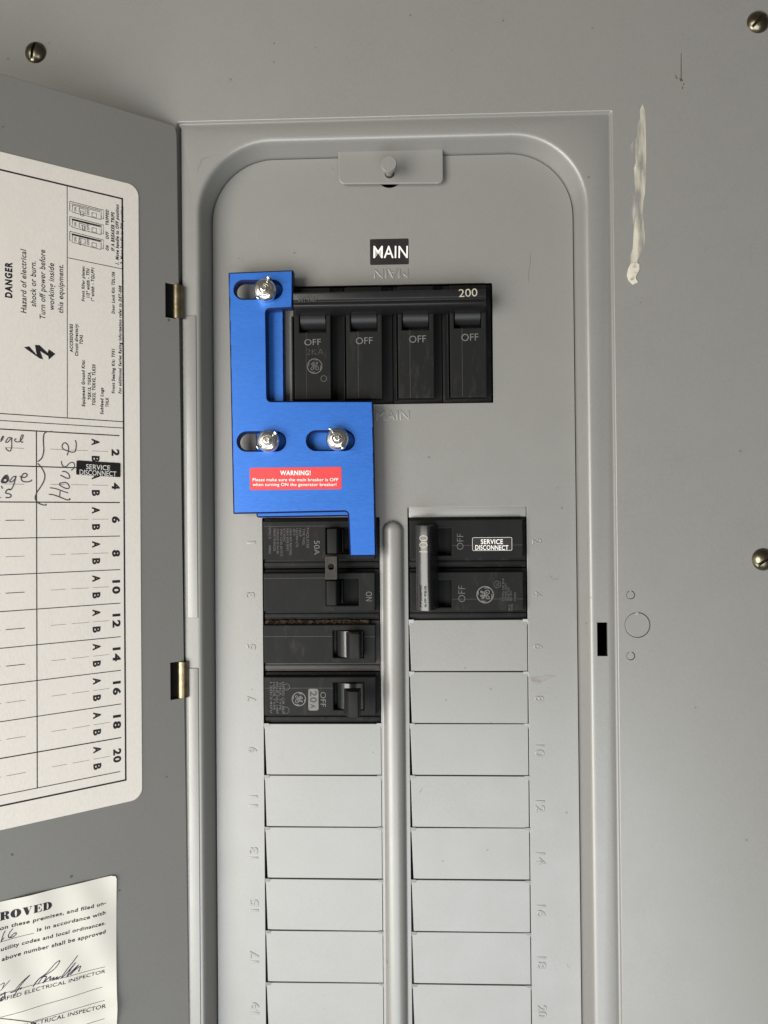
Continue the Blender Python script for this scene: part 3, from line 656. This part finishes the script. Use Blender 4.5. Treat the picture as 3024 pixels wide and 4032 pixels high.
for (cx, cy), ang in zip(nuts, (62, 38, -57)):
    nt_ = lathe('wing_nut', [(4.7, ZP1), (5.2, ZP1 + 0.4), (5.5, ZP1 + 2.6), (5.42, ZP1 + 3.6), (5.0, ZP1 + 4.5), (4.3, ZP1 + 5.1), (3.55, ZP1 + 5.5), (3.35, ZP1 + 6.0), (3.1, ZP1 + 6.2), (2.35, ZP1 + 6.2), (2.25, ZP1 + 5.4), (0.01, ZP1 + 5.4)], cx, cy, 'steel', il, 48)
    lathe('stud', [(1.75, ZP1 + 5.5), (1.75, ZP1 + 7.0), (1.5, ZP1 + 7.35), (1.15, ZP1 + 7.45), (1.1, ZP1 + 7.3), (0.01, ZP1 + 7.25)], cx, cy, 'steel', nt_, 6 if ang == -57 else 24)
    c, s_ = math.cos(math.radians(ang)), math.sin(math.radians(ang))
    for sg in (-1, 1):
        prof = [(2.9, 5.4), (4.4, 3.0), (5.3, 3.4), (5.9, 5.4), (6.1, 7.2), (5.7, 8.0), (4.9, 7.9), (3.5, 6.6)]
        V = []
        for tk, scl in ((-0.5, 1), (0.5, 1)):
            for r_, z in prof:
                wdt = tk * (0.7 + 0.32 * (r_ - 3))
                V.append((cx + sg * (r_ * c - wdt * s_), cy + sg * (r_ * s_ + wdt * c), ZP1 + z))
        n_ = len(prof)
        F = [tuple(range(n_)), tuple(range(2 * n_ - 1, n_ - 1, -1))] + [(i, (i + 1) % n_, n_ + (i + 1) % n_, n_ + i) for i in range(n_)]
        link('wing', V, F, 'steel', nt_, bevel=0.2, seg=2, smooth=True)
wl = plate('warning_label', [rr(-71.6, 64.2, -27.4, 74.9, 0.9, 5)], ZP1, ZP1 + 0.12, 'red', il, bev=0.03)
ik = Ink()
ik.T('WARNING!', [(-56.93,71.27),(-42.28,71.12),(-56.92,73.37)], bold=0.022, z=ZP1 + 0.16)
ik.T('Please make sure the main breaker is OFF', [(-70.26,68.49),(-29.01,68.06),(-70.25,69.93)], bold=0.006, z=ZP1 + 0.16)
ik.T('when turning ON the generator breaker!', [(-70.28,66.17),(-29.91,65.76),(-70.27,67.61)], bold=0.006, z=ZP1 + 0.16)
ik.out('lettering', 'white', wl)
il.location = il.location

# ================================================================== DOOR
DH = (-0.10394, -0.01400, 0.05396); DPHI = 0.664510        # hinge edge, opening angle
dm = Matrix.Translation(Vector(DH) + BASE) @ Matrix.Rotation(DPHI, 4, 'Z') @ FACE
door = thing('panel_door', 'open grey painted metal panel door with a paper circuit directory on it', 'door', mtx=dm)
edge = [(-1.17,180.86),(-0.42,123.63),(1.70,-10.23),(1.84,-155.78),(2.11,-244.18)]
top = [(-78.03,184.51),(-4.40,184.91),(-1.90,184.55)]
bot = edge[-1][0] + 0.6
D0 = [(edge[0][0], edge[0][1]), (top[2][0], top[2][1]), (top[1][0], top[1][1]), (-204.0, top[0][1] - 0.4), (-202.0, -355.0), (bot, -356.0), (edge[-1][0], edge[-1][1])]
hs = [(-7.19,108.84),(-3.04,92.37),(-5.94,-71.23),(-1.90,-88.78)]
holes = [rect((hs[0][0], hs[0][1]), (hs[1][0] + 1.0, hs[1][1])), rect((hs[2][0], hs[2][1]), (hs[3][0] + 1.0, hs[3][1]))]
plate('door_sheet', [D0] + holes, -1.3, 0.0, 'doorpaint', door, bev=0.25, bres=2)
box('door_lip', -203.5, -202.2, -354, 183.5, -12, -1.3, 'doorpaint', door, 0.2)
box('door_lip', -201.8, -4.0, 182.6, 183.8, -9, -1.32, 'doorpaint', door, 0.2)
# brass hinge barrels, curling out of their slots
for (x0, y0), (x1, y1) in ((hs[0], hs[1]), (hs[2], hs[3])):
    box('slot_shade_plate', x0 - 1.0, x1 + 2.6, y1 - 1.0, y0 + 1.0, -3.2, -1.5, 'slotshade', door, 0)  # added black plate, stands for the shadow seen through the slot
    V = []; F = []; xc = x1 + 1.6; na = 14
    for yy in (y1 + 0.3, y0 - 0.3):
        for rad in (2.75, 2.0):
            for k in range(na + 1):
                a = math.radians(-25 + 235 * k / na)
                V.append((xc + 0.9 + rad * math.cos(a), yy, -1.2 + rad * math.sin(a)))
    m_ = na + 1
    for k in range(na):
        F += [(k, k + 1, 2 * m_ + k + 1, 2 * m_ + k), (m_ + k, 3 * m_ + k, 3 * m_ + k + 1, m_ + k + 1), (k, m_ + k, m_ + k + 1, k + 1), (2 * m_ + k, 2 * m_ + k + 1, 3 * m_ + k + 1, 3 * m_ + k)]
    F += [(0, 2 * m_, 3 * m_, m_), (na, m_ + na, 3 * m_ + na, 2 * m_ + na)]
    link('hinge_barrel', V, F, 'brass', door, smooth=True)

# circuit directory label
SH = [(-21.0, 151.4), (-21.0, -132.0)]
dlab = plate('directory_label', [rr(-196.0, -132.1, -19.9, 151.4, 5.0, 8)], 0.02, 0.22, 'paper', door, bev=0.0)
ik = Ink(); Z = 0.26
ik.line((-190, -122.2), (-27.0, -122.0), 0.72, Z); ik.line((-27.35, -122.3), (-27.4, 144.0), 0.72, Z); ik.line((-190, 144.0), (-27.1, 143.65), 0.72, Z)
ik.line((-190, 41.4), (-27.4, 41.3), 0.38, Z); ik.line((-190, 38.45), (-27.4, 38.4), 0.34, Z)
for k in range(-2, 9):
    y = 4.35 - 15.25 * k
    ik.line((-190, y - 0.05), (-29.3 if k < 8 else -29.8, y), 0.48 if k in (-2, 0, -1, 7) else 0.36, Z)
vx = [(-51.44,143.70),(-51.89,42.08),(-51.37,111.90),(-26.38,111.34)]
ik.line((vx[0][0], 143.7), (vx[1][0], 41.3), 0.28, Z); ik.line(vx[2], (-27.5, vx[3][1]), 0.3, Z)
ik.line((-64.55, 34.9), (-64.9, -117.7), 0.42, Z)
la = [(-41.43,31.72),(-38.39,31.88),(-41.10,24.31),(-32.69,27.56),(-29.57,27.70),(-41.45,27.88),(-34.45,28.20),(-50.45,27.47),(-43.16,27.81),(-59.00,27.08),(-52.91,27.36),(-76.84,26.49),(-69.50,26.83)]
xa0, xa1, xn0, xn1 = la[0][0], la[1][0], la[3][0], la[4][0]
for r_ in range(10):
    y0 = 34.85 - 15.25 * r_; ym = y0 - 7.5
    ik.T('A', [(xa0, y0 - 2.0), (xa0, y0 - 5.0), (xa1, y0 - 2)], bold=0.045, z=Z)
    ik.T('B', [(xa0, ym - 2.2), (xa0, ym - 4.9), (xa1, ym - 2)], bold=0.045, z=Z)
    t_ = str(2 * r_ + 2); hw = 1.55 if len(t_) == 1 else 3.1
    ik.T(t_, [(xn0, ym + hw - 0.3), (xn0, ym - hw - 0.3), (xn1, ym)], bold=0.045, z=Z)
    for a, b_ in ((5, 6), (7, 8), (9, 10)):
        ik.line((la[a][0], ym), (la[b_][0], ym), 0.13, Z)
    if r_ > 1: ik.line((la[11][0], ym - 0.2), (la[12][0], ym - 0.2), 0.3 if r_ in (2, 4, 5, 6) else 0.16, Z); ik.line((-88, ym - 0.2), (la[11][0] - 2.0, ym - 0.2), 0.16, Z)
    else: ik.line((la[11][0], ym - 0.2), (la[12][0], ym - 0.2), 0.14, Z)
for t_, bd, it, pts in (
    ('DANGER', 0.05, 0, [(-73.92,90.38),(-73.86,105.50),(-76.42,89.97)]),
    ('Hazard of electrical', 0.012, 0.12, [(-68.30,84.81),(-68.29,112.05),(-70.47,84.48)]),
    ('shock or burn.', 0.012, 0.12, [(-64.45,88.17),(-64.48,107.76),(-66.65,87.83)]),
    ('Turn off power before', 0.012, 0.12, [(-60.76,83.37),(-60.68,113.39),(-62.99,83.05)]),
    ('working inside', 0.012, 0.12, [(-57.15,87.81),(-57.10,108.26),(-59.34,87.47)]),
    ('this equipment.', 0.012, 0.12, [(-53.39,87.05),(-53.29,108.38),(-55.51,86.73)]),
    ('ACCESSORIES', 0.04, 0.12, [(-49.44,70.41),(-49.43,82.89),(-50.66,70.27)]),
    ('Circuit directory:', 0.04, 0.12, [(-47.23,69.03),(-47.27,83.39),(-48.52,68.88)]),
    ('TD42', 0.04, 0.12, [(-45.27,74.47),(-45.24,78.58),(-46.50,74.32)]),
    ('Equipment Ground Kits:', 0.04, 0.12, [(-44.41,46.91),(-44.42,67.64),(-45.70,46.80)]),
    ('TGK12, TGK24,', 0.04, 0.12, [(-41.84,50.07),(-41.83,62.51),(-43.09,49.96)]),
    ('TGK32, TGK42, TLK20', 0.04, 0.12, [(-39.94,47.75),(-39.84,66.13),(-41.20,47.65)]),
    ('Subfeed Lugs', 0.04, 0.12, [(-36.46,43.99),(-36.39,56.00),(-37.73,43.90)]),
    ('THLK', 0.04, 0.12, [(-34.13,47.47),(-34.10,51.78),(-35.41,47.37)]),
    ('Front Sealing Kit: TFS1', 0.04, 0.12, [(-31.32,53.90),(-31.21,74.18),(-32.62,53.78)]),
    ('For additional Series Rating Information refer to DET-008', 0.04, 0.12, [(-28.34,54.04),(-27.99,103.51),(-29.59,53.92)]),
    ('Front filler plates:', 0.04, 0.12, [(-44.34,93.76),(-44.26,109.46),(-45.52,93.57)]),
    ('1/2" width - TFH', 0.04, 0.12, [(-42.19,95.65),(-42.12,108.74),(-43.50,95.43)]),
    ('1" width - TQLFP1', 0.04, 0.12, [(-40.23,94.42),(-40.08,109.49),(-41.48,94.22)]),
    ('Door Lock Kit: TDL106', 0.04, 0.12, [(-31.18,90.20),(-31.01,109.29),(-32.47,90.01)]),
    ('ON', 0.045, 0.15, [(-33.65,118.47),(-33.64,120.88),(-34.93,118.22)]),
    ('OFF', 0.045, 0.15, [(-33.67,123.69),(-33.65,127.06),(-34.90,123.44)]),
    ('TRIPPED', 0.045, 0.15, [(-33.64,129.93),(-33.60,137.05),(-34.86,129.67)]),
    ('IF A BREAKER TRIPS', 0.045, 0.15, [(-31.14,118.70),(-31.04,136.49),(-32.50,118.44)]),
    ('1. Move handle to OFF position', 0.045, 0.15, [(-29.18,113.03),(-29.02,140.49),(-30.55,112.77)]),
    ('2. Move handle to ON position', 0.045, 0.15, [(-27.12,113.42),(-26.96,139.95),(-28.37,113.18)])):
    ik.T(t_, pts, bold=bd, italic=it, z=Z)
ik.fill([[(-69.34,70.19),(-67.27,70.92),(-64.27,67.56),(-64.97,71.80),(-63.15,71.91),(-59.82,68.98),(-59.42,70.59),(-56.67,68.88),(-59.45,66.04),(-59.55,67.52),(-62.88,69.39),(-61.68,65.96),(-63.18,66.20)]], Z)
# three little breaker drawings
def dw(pts, wd=0.25): ik.stroke(pts, wd, Z)
dw([(-50.36,137.04),(-35.76,136.50),(-35.90,132.39),(-36.79,132.45)])
dw([(-50.36,137.04),(-50.41,132.88),(-49.33,132.78)])
dw([(-49.72,136.22),(-36.77,135.97),(-36.71,132.47),(-37.22,131.92)])
dw([(-49.27,135.68),(-37.37,135.35),(-37.22,131.92),(-49.34,132.44),(-49.27,135.68)])
dw([(-40.88,134.20),(-38.97,134.30),(-38.98,132.39),(-40.93,132.47),(-40.88,134.20)])
dw([(-46.40,135.08),(-43.86,134.89),(-43.87,132.84),(-44.86,132.78)])
dw([(-46.40,135.08),(-46.49,133.27),(-45.84,132.90)])
dw([(-45.83,133.93),(-44.77,133.97),(-44.73,131.58),(-45.76,131.72),(-45.83,133.93)])
ik.T("ON", [(-47.63,133.09),(-47.62,135.01),(-48.52,132.89)], bold=0.02, z=Z)
ik.T("OFF", [(-42.14,132.72),(-42.12,135.30),(-43.13,132.49)], bold=0.02, z=Z)
dw([(-50.39,130.34),(-35.79,129.64),(-35.93,125.53),(-36.83,125.60)])
dw([(-50.39,130.34),(-50.45,126.18),(-49.37,126.08)])
dw([(-49.75,129.52),(-36.81,129.12),(-36.74,125.62),(-37.25,125.08)])
dw([(-49.30,128.97),(-37.40,128.51),(-37.25,125.08),(-49.37,125.74),(-49.30,128.97)])
dw([(-40.92,127.40),(-39.00,127.47),(-39.01,125.57),(-40.96,125.67),(-40.92,127.40)])
dw([(-46.43,128.33),(-43.90,128.12),(-43.91,126.07),(-44.89,126.03)])
dw([(-46.43,128.33),(-46.53,126.53),(-45.87,126.15)])
dw([(-45.38,127.63),(-44.15,127.21),(-43.91,125.21),(-44.98,125.32),(-45.05,126.85),(-45.38,127.63)])
dw([(-49.51,129.30),(-36.81,128.98)], 0.55)
ik.T("ON", [(-47.67,126.36),(-47.66,128.29),(-48.56,126.17)], bold=0.02, z=Z)
ik.T("OFF", [(-42.17,125.92),(-42.16,128.50),(-43.17,125.71)], bold=0.02, z=Z)
dw([(-50.43,123.77),(-35.83,122.89),(-35.97,118.79),(-36.87,118.87)])
dw([(-50.43,123.77),(-50.48,119.61),(-49.40,119.49)])
dw([(-49.79,122.94),(-36.85,122.39),(-36.78,118.89),(-37.29,118.35)])
dw([(-49.34,122.39),(-37.44,121.78),(-37.29,118.35),(-49.40,119.15),(-49.34,122.39)])
dw([(-40.96,120.72),(-39.04,120.76),(-39.05,118.86),(-41.00,118.99),(-40.96,120.72)])
dw([(-46.47,121.72),(-43.93,121.47),(-43.94,119.42),(-44.93,119.39)])
dw([(-46.47,121.72),(-46.56,119.91),(-45.91,119.53)])
dw([(-46.47,121.29),(-45.74,121.19),(-45.83,118.52),(-46.57,118.71),(-46.47,121.29)])
dw([(-49.55,122.72),(-36.85,122.25)], 0.55)
ik.T("ON", [(-47.70,119.76),(-47.69,121.68),(-48.59,119.57)], bold=0.02, z=Z)
ik.T("OFF", [(-42.21,119.26),(-42.20,121.83),(-43.20,119.06)], bold=0.02, z=Z)
ik.out('print', 'ink', dlab)
pn = Ink(); Z2 = 0.30
for pl, wd in (
    ([(-58.29,35.07),(-59.19,34.81),(-60.39,34.74),(-61.38,33.94),(-61.75,32.44),(-61.76,29.48),(-61.61,27.37),(-61.92,24.82),(-62.62,23.10),(-64.10,21.68)], 0.42), ([(-64.10,20.94),(-62.83,19.51),(-61.66,17.44),(-61.23,15.55),(-61.68,13.42),(-62.87,11.08),(-64.25,8.95),(-64.95,7.27),(-65.20,6.21),(-64.66,4.75),(-63.49,3.70),(-62.12,3.18),(-60.93,3.08),(-60.83,3.61)], 0.42),
    ([(-78.66,29.55),(-78.10,30.09),(-77.44,31.56),(-77.72,31.75),(-78.47,30.07)], 0.36), ([(-74.44,31.32),(-75.48,31.36),(-76.33,30.19),(-76.52,29.35),(-75.67,29.56),(-74.72,30.89),(-74.25,31.33),(-74.31,29.67),(-74.26,28.02),(-74.65,26.14),(-75.12,25.71),(-76.06,26.18),(-76.53,26.99)], 0.36), ([(-72.45,30.91),(-73.02,30.88),(-73.03,30.15),(-72.27,29.74),(-71.12,30.05),(-70.16,31.34),(-69.77,32.62),(-70.25,32.80),(-70.73,31.73),(-70.93,30.47),(-70.36,29.71),(-69.78,29.95)], 0.36),
    ([(-75.92,15.59),(-77.04,15.15),(-78.17,13.27),(-77.99,12.46),(-76.68,12.48),(-75.74,13.33),(-75.73,14.77),(-76.29,15.16),(-77.61,13.69),(-77.43,12.67),(-76.12,13.11),(-76.48,14.65),(-77.05,13.91)], 0.5), ([(-72.71,15.05),(-73.66,15.02),(-74.70,13.76),(-75.08,12.82),(-74.05,12.95),(-72.90,14.42),(-72.71,15.26),(-73.29,12.55),(-74.06,10.47),(-74.82,9.43),(-75.75,9.72)], 0.38), ([(-71.28,15.19),(-70.61,15.00),(-69.27,14.82),(-68.40,15.57),(-68.49,16.30),(-69.46,16.48),(-70.23,15.73),(-70.62,14.48),(-70.33,13.44),(-69.28,12.95),(-67.93,12.98),(-66.77,13.42),(-66.57,13.95)], 0.42),
    ([(-78.33,11.01),(-78.09,10.40),(-77.72,9.90)], 0.34), ([(-74.91,9.74),(-75.94,9.51),(-76.60,8.68),(-76.51,7.96),(-75.39,7.77),(-74.64,7.16),(-74.83,6.44),(-75.96,6.12),(-76.71,6.32)], 0.42), ([(-78.85,6.09),(-78.39,6.26)], 0.3),
    ([(-48.65,31.76),(-48.24,30.37),(-48.35,27.99),(-48.88,26.67),(-50.12,26.39),(-51.76,26.86),(-53.59,27.53),(-54.15,28.79),(-53.58,30.10),(-52.56,30.26),(-51.64,29.12),(-51.45,27.20),(-52.07,24.91)], 0.4), ([(-54.43,22.35),(-54.43,21.50),(-54.03,20.44),(-53.43,19.82),(-52.20,20.29),(-50.96,21.62),(-49.52,21.78),(-48.91,20.61),(-49.54,19.08),(-50.47,18.41)], 0.36), ([(-54.21,17.69),(-53.03,17.79),(-51.60,16.87),(-51.10,15.59),(-51.41,14.83),(-52.63,15.01),(-54.06,15.73),(-54.96,16.13)], 0.4), ([(-53.87,12.84),(-55.08,12.61),(-55.19,11.86),(-53.67,10.81),(-52.05,10.30),(-51.22,10.85),(-51.63,12.14),(-52.85,12.97),(-54.07,12.84)], 0.4),
    ([(-59.21,10.61),(-56.91,10.23),(-54.29,9.31),(-51.69,8.37)], 0.36), ([(-59.72,7.79),(-57.53,7.45),(-54.51,6.31),(-52.48,5.47),(-51.05,5.48),(-51.25,6.12)], 0.4), ([(-55.00,9.30),(-55.21,8.01),(-55.21,6.73)], 0.34)):
    pn.stroke(pl, wd * 1.15, Z2, smooth=True)
pn.out('handwriting', 'pen', dlab)
qs = [(-48.12,22.85),(-28.92,22.34),(-29.05,15.89),(-48.34,16.59)]
sst = plate('service_sticker', [fillet(qs[::-1], [0.6] * 4)], 0.27, 0.40, 'blacklabel', door, bev=0.0)
ik = Ink(); ik.T('SERVICE', [(-44.13,19.18),(-33.65,18.88),(-44.11,21.33)], bold=0.0, z=0.45); ik.T('DISCONNECT', [(-46.88,16.63),(-30.89,16.18),(-46.87,18.86)], bold=0.0, z=0.45); ik.out('lettering', 'white', sst)

# ================================================================== INSPECTION CERTIFICATE
cert = thing('inspection_certificate', 'creased cream paper inspection certificate with signature, stuck low on the open door', 'paper', mtx=dm)
C_ = [(-79.55,-161.70),(-56.99,-162.52),(-32.20,-163.54),(-31.61,-165.25),(-32.63,-210.08),(-32.79,-218.24),(-32.92,-223.12),(-33.07,-230.07)]
def cz(x, y):
    u = x + 32; v = y + 165
    z = 0.55 + 0.35 * math.sin(u * 0.16 + 0.7) * math.sin(v * 0.085 + 0.3) + 0.22 * math.sin(u * 0.31 + v * 0.11)
    z += 0.8 * math.exp(-((v + 58) / 4.5) ** 2) * math.exp(-((u + 4) / 14.0) ** 2)
    z += 0.55 * math.exp(-((u + 26) / 5.0) ** 2) * math.exp(-((v + 56) / 9.0) ** 2)
    return max(z, 0.08)
nx_, ny_ = 60, 70; V = []; F = []
for i in range(nx_ + 1):
    for j in range(ny_ + 1):
        a, b_ = i / nx_, j / ny_
        xr = -31.8 - 0.9 * b_ + 0.35 * math.sin(b_ * 17) * b_
        yt = C_[2][1] - 0.2 + (C_[0][1] - C_[2][1]) / (C_[0][0] - C_[2][0]) * 0
        x = -172 + (xr + 172) * a; ytop = C_[2][1] + (C_[0][1] - C_[2][1]) * (xr - x) / (C_[2][0] - C_[0][0]); y = -300 + (ytop + 300) * (1 - b_)
        if i == nx_ and j == 0: x -= 0.5; y -= 0.6
        V.append((x, y, cz(x, y)))
for i in range(nx_):
    for j in range(ny_): k = i * (ny_ + 1) + j; F.append((k, k + 1, k + ny_ + 2, k + ny_ + 1))
sheet = link('paper_sheet', V, F, 'cert', cert, smooth=True)
warp = lambda p: (p[0], p[1], cz(p[0], p[1]) + 0.06 + p[2])
ik = Ink()
for t_, bd, pts in (('on these premises, and filed un-', 0.022, [(-79.72,-173.25),(-36.52,-175.49),(-79.77,-171.76)]), ('is in accordance with', 0.022, [(-65.37,-178.40),(-36.84,-179.74),(-65.44,-176.89)]),
    ('utility codes and local ordinances.', 0.022, [(-79.38,-181.83),(-36.92,-184.21),(-79.42,-180.35)]), ('above number shall be approved', 0.022, [(-79.09,-186.02),(-36.94,-188.10),(-79.13,-184.47)]),
    ('TIFIED ELECTRICAL INSPECTOR', 0.004, [(-79.97,-202.48),(-37.13,-205.69),(-80.01,-201.02)]), ('ELECTRICAL INSPECTOR', 0.004, [(-71.29,-216.72),(-37.07,-221.12),(-71.34,-215.15)])):
    ik.T(t_, pts, bold=bd)
for p in ([(-80.12,-177.97),(-66.51,-178.74)], [(-80.21,-199.39),(-37.12,-203.06)], [(-79.74,-209.22),(-38.34,-211.83)], [(-67.34,-215.44),(-37.44,-217.94)], [(-45.37,-225.20),(-37.60,-225.79)]):
    n_ = 24; ik.stroke([(p[0][0] + (p[1][0] - p[0][0]) * t / n_, p[0][1] + (p[1][1] - p[0][1]) * t / n_) for t in range(n_ + 1)], 0.17)
ra = [(-79.58,-169.40),(-60.70,-170.50),(-79.57,-166.07)]
def rl(lp): return [(ra[0][0] + u / 720 * (ra[1][0] - ra[0][0]) + v * (ra[2][0] - ra[0][0]), ra[0][1] + u / 720 * (ra[1][1] - ra[0][1]) + v * (ra[2][1] - ra[0][1])) for u, v in lp]
el = lambda cu_, cv, a, b_: [(cu_ + a * math.cos(2 * math.pi * i / 32), cv + b_ * math.sin(2 * math.pi * i / 32)) for i in range(32)]
for lps in ([el(230, .5, 78, .53), el(230, .5, 15, .46)],
    [[(325,1),(410,1),(410,.95),(398,.95),(425,.35),(448,.92),(430,.95),(430,1),(470,1),(470,.95),(458,.93),(410,-.02),(385,-.02),(338,.95),(325,.95)]],
    [[(490,0),(612,0),(618,.33),(608,.33),(592,.07),(552,.05),(552,.48),(572,.5),(580,.35),(586,.35),(586,.7),(580,.7),(572,.55),(552,.55),(552,.95),(590,.93),(605,.7),(612,.7),(612,1),(490,1),(490,.95),(503,.93),(503,.07),(490,.05)]],
    [[(632,0),(700,0),(735,.06),(765,.25),(776,.5),(765,.75),(735,.94),(700,1),(632,1),(632,.95),(645,.93),(645,.07),(632,.05)], [(692,.06),(708,.1),(718,.3),(720,.5),(718,.7),(708,.9),(692,.94)]],
    [[(-5,0),(80,0),(80,.05),(64,.07),(64,.48),(76,.46),(88,.1),(100,0),(135,0),(138,.06),(130,.08),(122,.35),(100,.5),(128,.62),(134,.78),(122,.95),(90,1),(-5,1),(-5,.95),(10,.93),(10,.07),(-5,.05)], [(64,.94),(78,.92),(84,.75),(78,.56),(64,.55)]],
    [[(-155,0),(-75,0),(-75,.05),(-92,.07),(-92,.45),(-60,.46),(-30,.55),(-22,.74),(-32,.93),(-62,1),(-155,1),(-155,.95),(-140,.93),(-140,.07),(-155,.05)], [(-92,.94),(-80,.92),(-75,.75),(-80,.53),(-92,.5)]]):
    ik.fill([rl(l) for l in lps])
ik.out('print', 'ink', sheet, warp)
pn = Ink()
for pl, wd in (([(-77.69,-174.09),(-78.46,-175.52),(-79.23,-177.77),(-78.85,-177.34),(-78.08,-176.75)], .34), ([(-74.74,-174.20),(-75.78,-175.27),(-76.42,-176.46),(-76.17,-177.38),(-74.76,-177.70),(-73.59,-177.10),(-73.46,-176.44),(-74.36,-176.43),(-75.79,-177.50)], .36),
    ([(-79.69,-195.65),(-78.16,-195.36),(-78.93,-197.31),(-79.57,-198.05),(-78.17,-196.75),(-75.99,-195.03)], .26), ([(-79.70,-200.08),(-78.18,-199.53),(-77.92,-199.35),(-78.19,-201.48),(-78.95,-202.30),(-79.71,-202.16),(-78.69,-200.73)], .5),
    ([(-75.88,-200.24),(-74.34,-200.25),(-73.04,-198.90),(-70.95,-197.41),(-68.18,-195.99),(-70.95,-197.97),(-73.04,-200.02),(-74.34,-202.07)], .34), ([(-73.95,-200.67),(-72.78,-200.12),(-71.48,-199.89),(-72.00,-200.40)], .4),
    ([(-67.01,-201.24),(-65.68,-199.87),(-64.34,-198.64),(-61.91,-197.51),(-59.73,-195.69),(-58.09,-194.24),(-56.44,-193.66),(-56.72,-194.72),(-58.65,-196.65),(-60.83,-197.60),(-63.00,-198.55),(-65.15,-200.92)], .34),
    ([(-67.01,-201.24),(-65.41,-199.40),(-63.80,-198.55),(-61.65,-198.89),(-63.01,-201.12),(-61.38,-199.99),(-60.02,-199.33),(-60.30,-200.66),(-58.66,-200.10),(-59.22,-201.20),(-57.30,-200.30),(-57.85,-201.26),(-55.92,-200.50)], .42),
    ([(-48.90,-194.05),(-50.89,-196.15),(-53.42,-198.48),(-55.65,-201.03),(-54.26,-200.51),(-49.77,-196.83),(-51.74,-198.78),(-53.57,-201.63),(-51.75,-200.23),(-48.50,-198.30),(-50.63,-200.04),(-52.04,-201.30),(-50.06,-199.95),(-47.66,-199.18),(-48.52,-200.93),(-48.09,-200.94)], .38),
    ([(-79.74,-209.63),(-75.93,-211.39),(-71.54,-213.52),(-67.61,-215.62),(-66.02,-216.67),(-68.14,-216.12)], .3)):
    pn.stroke(pl, wd, 0.03, smooth=True)
pn.out('handwriting', 'penblue', sheet, warp)
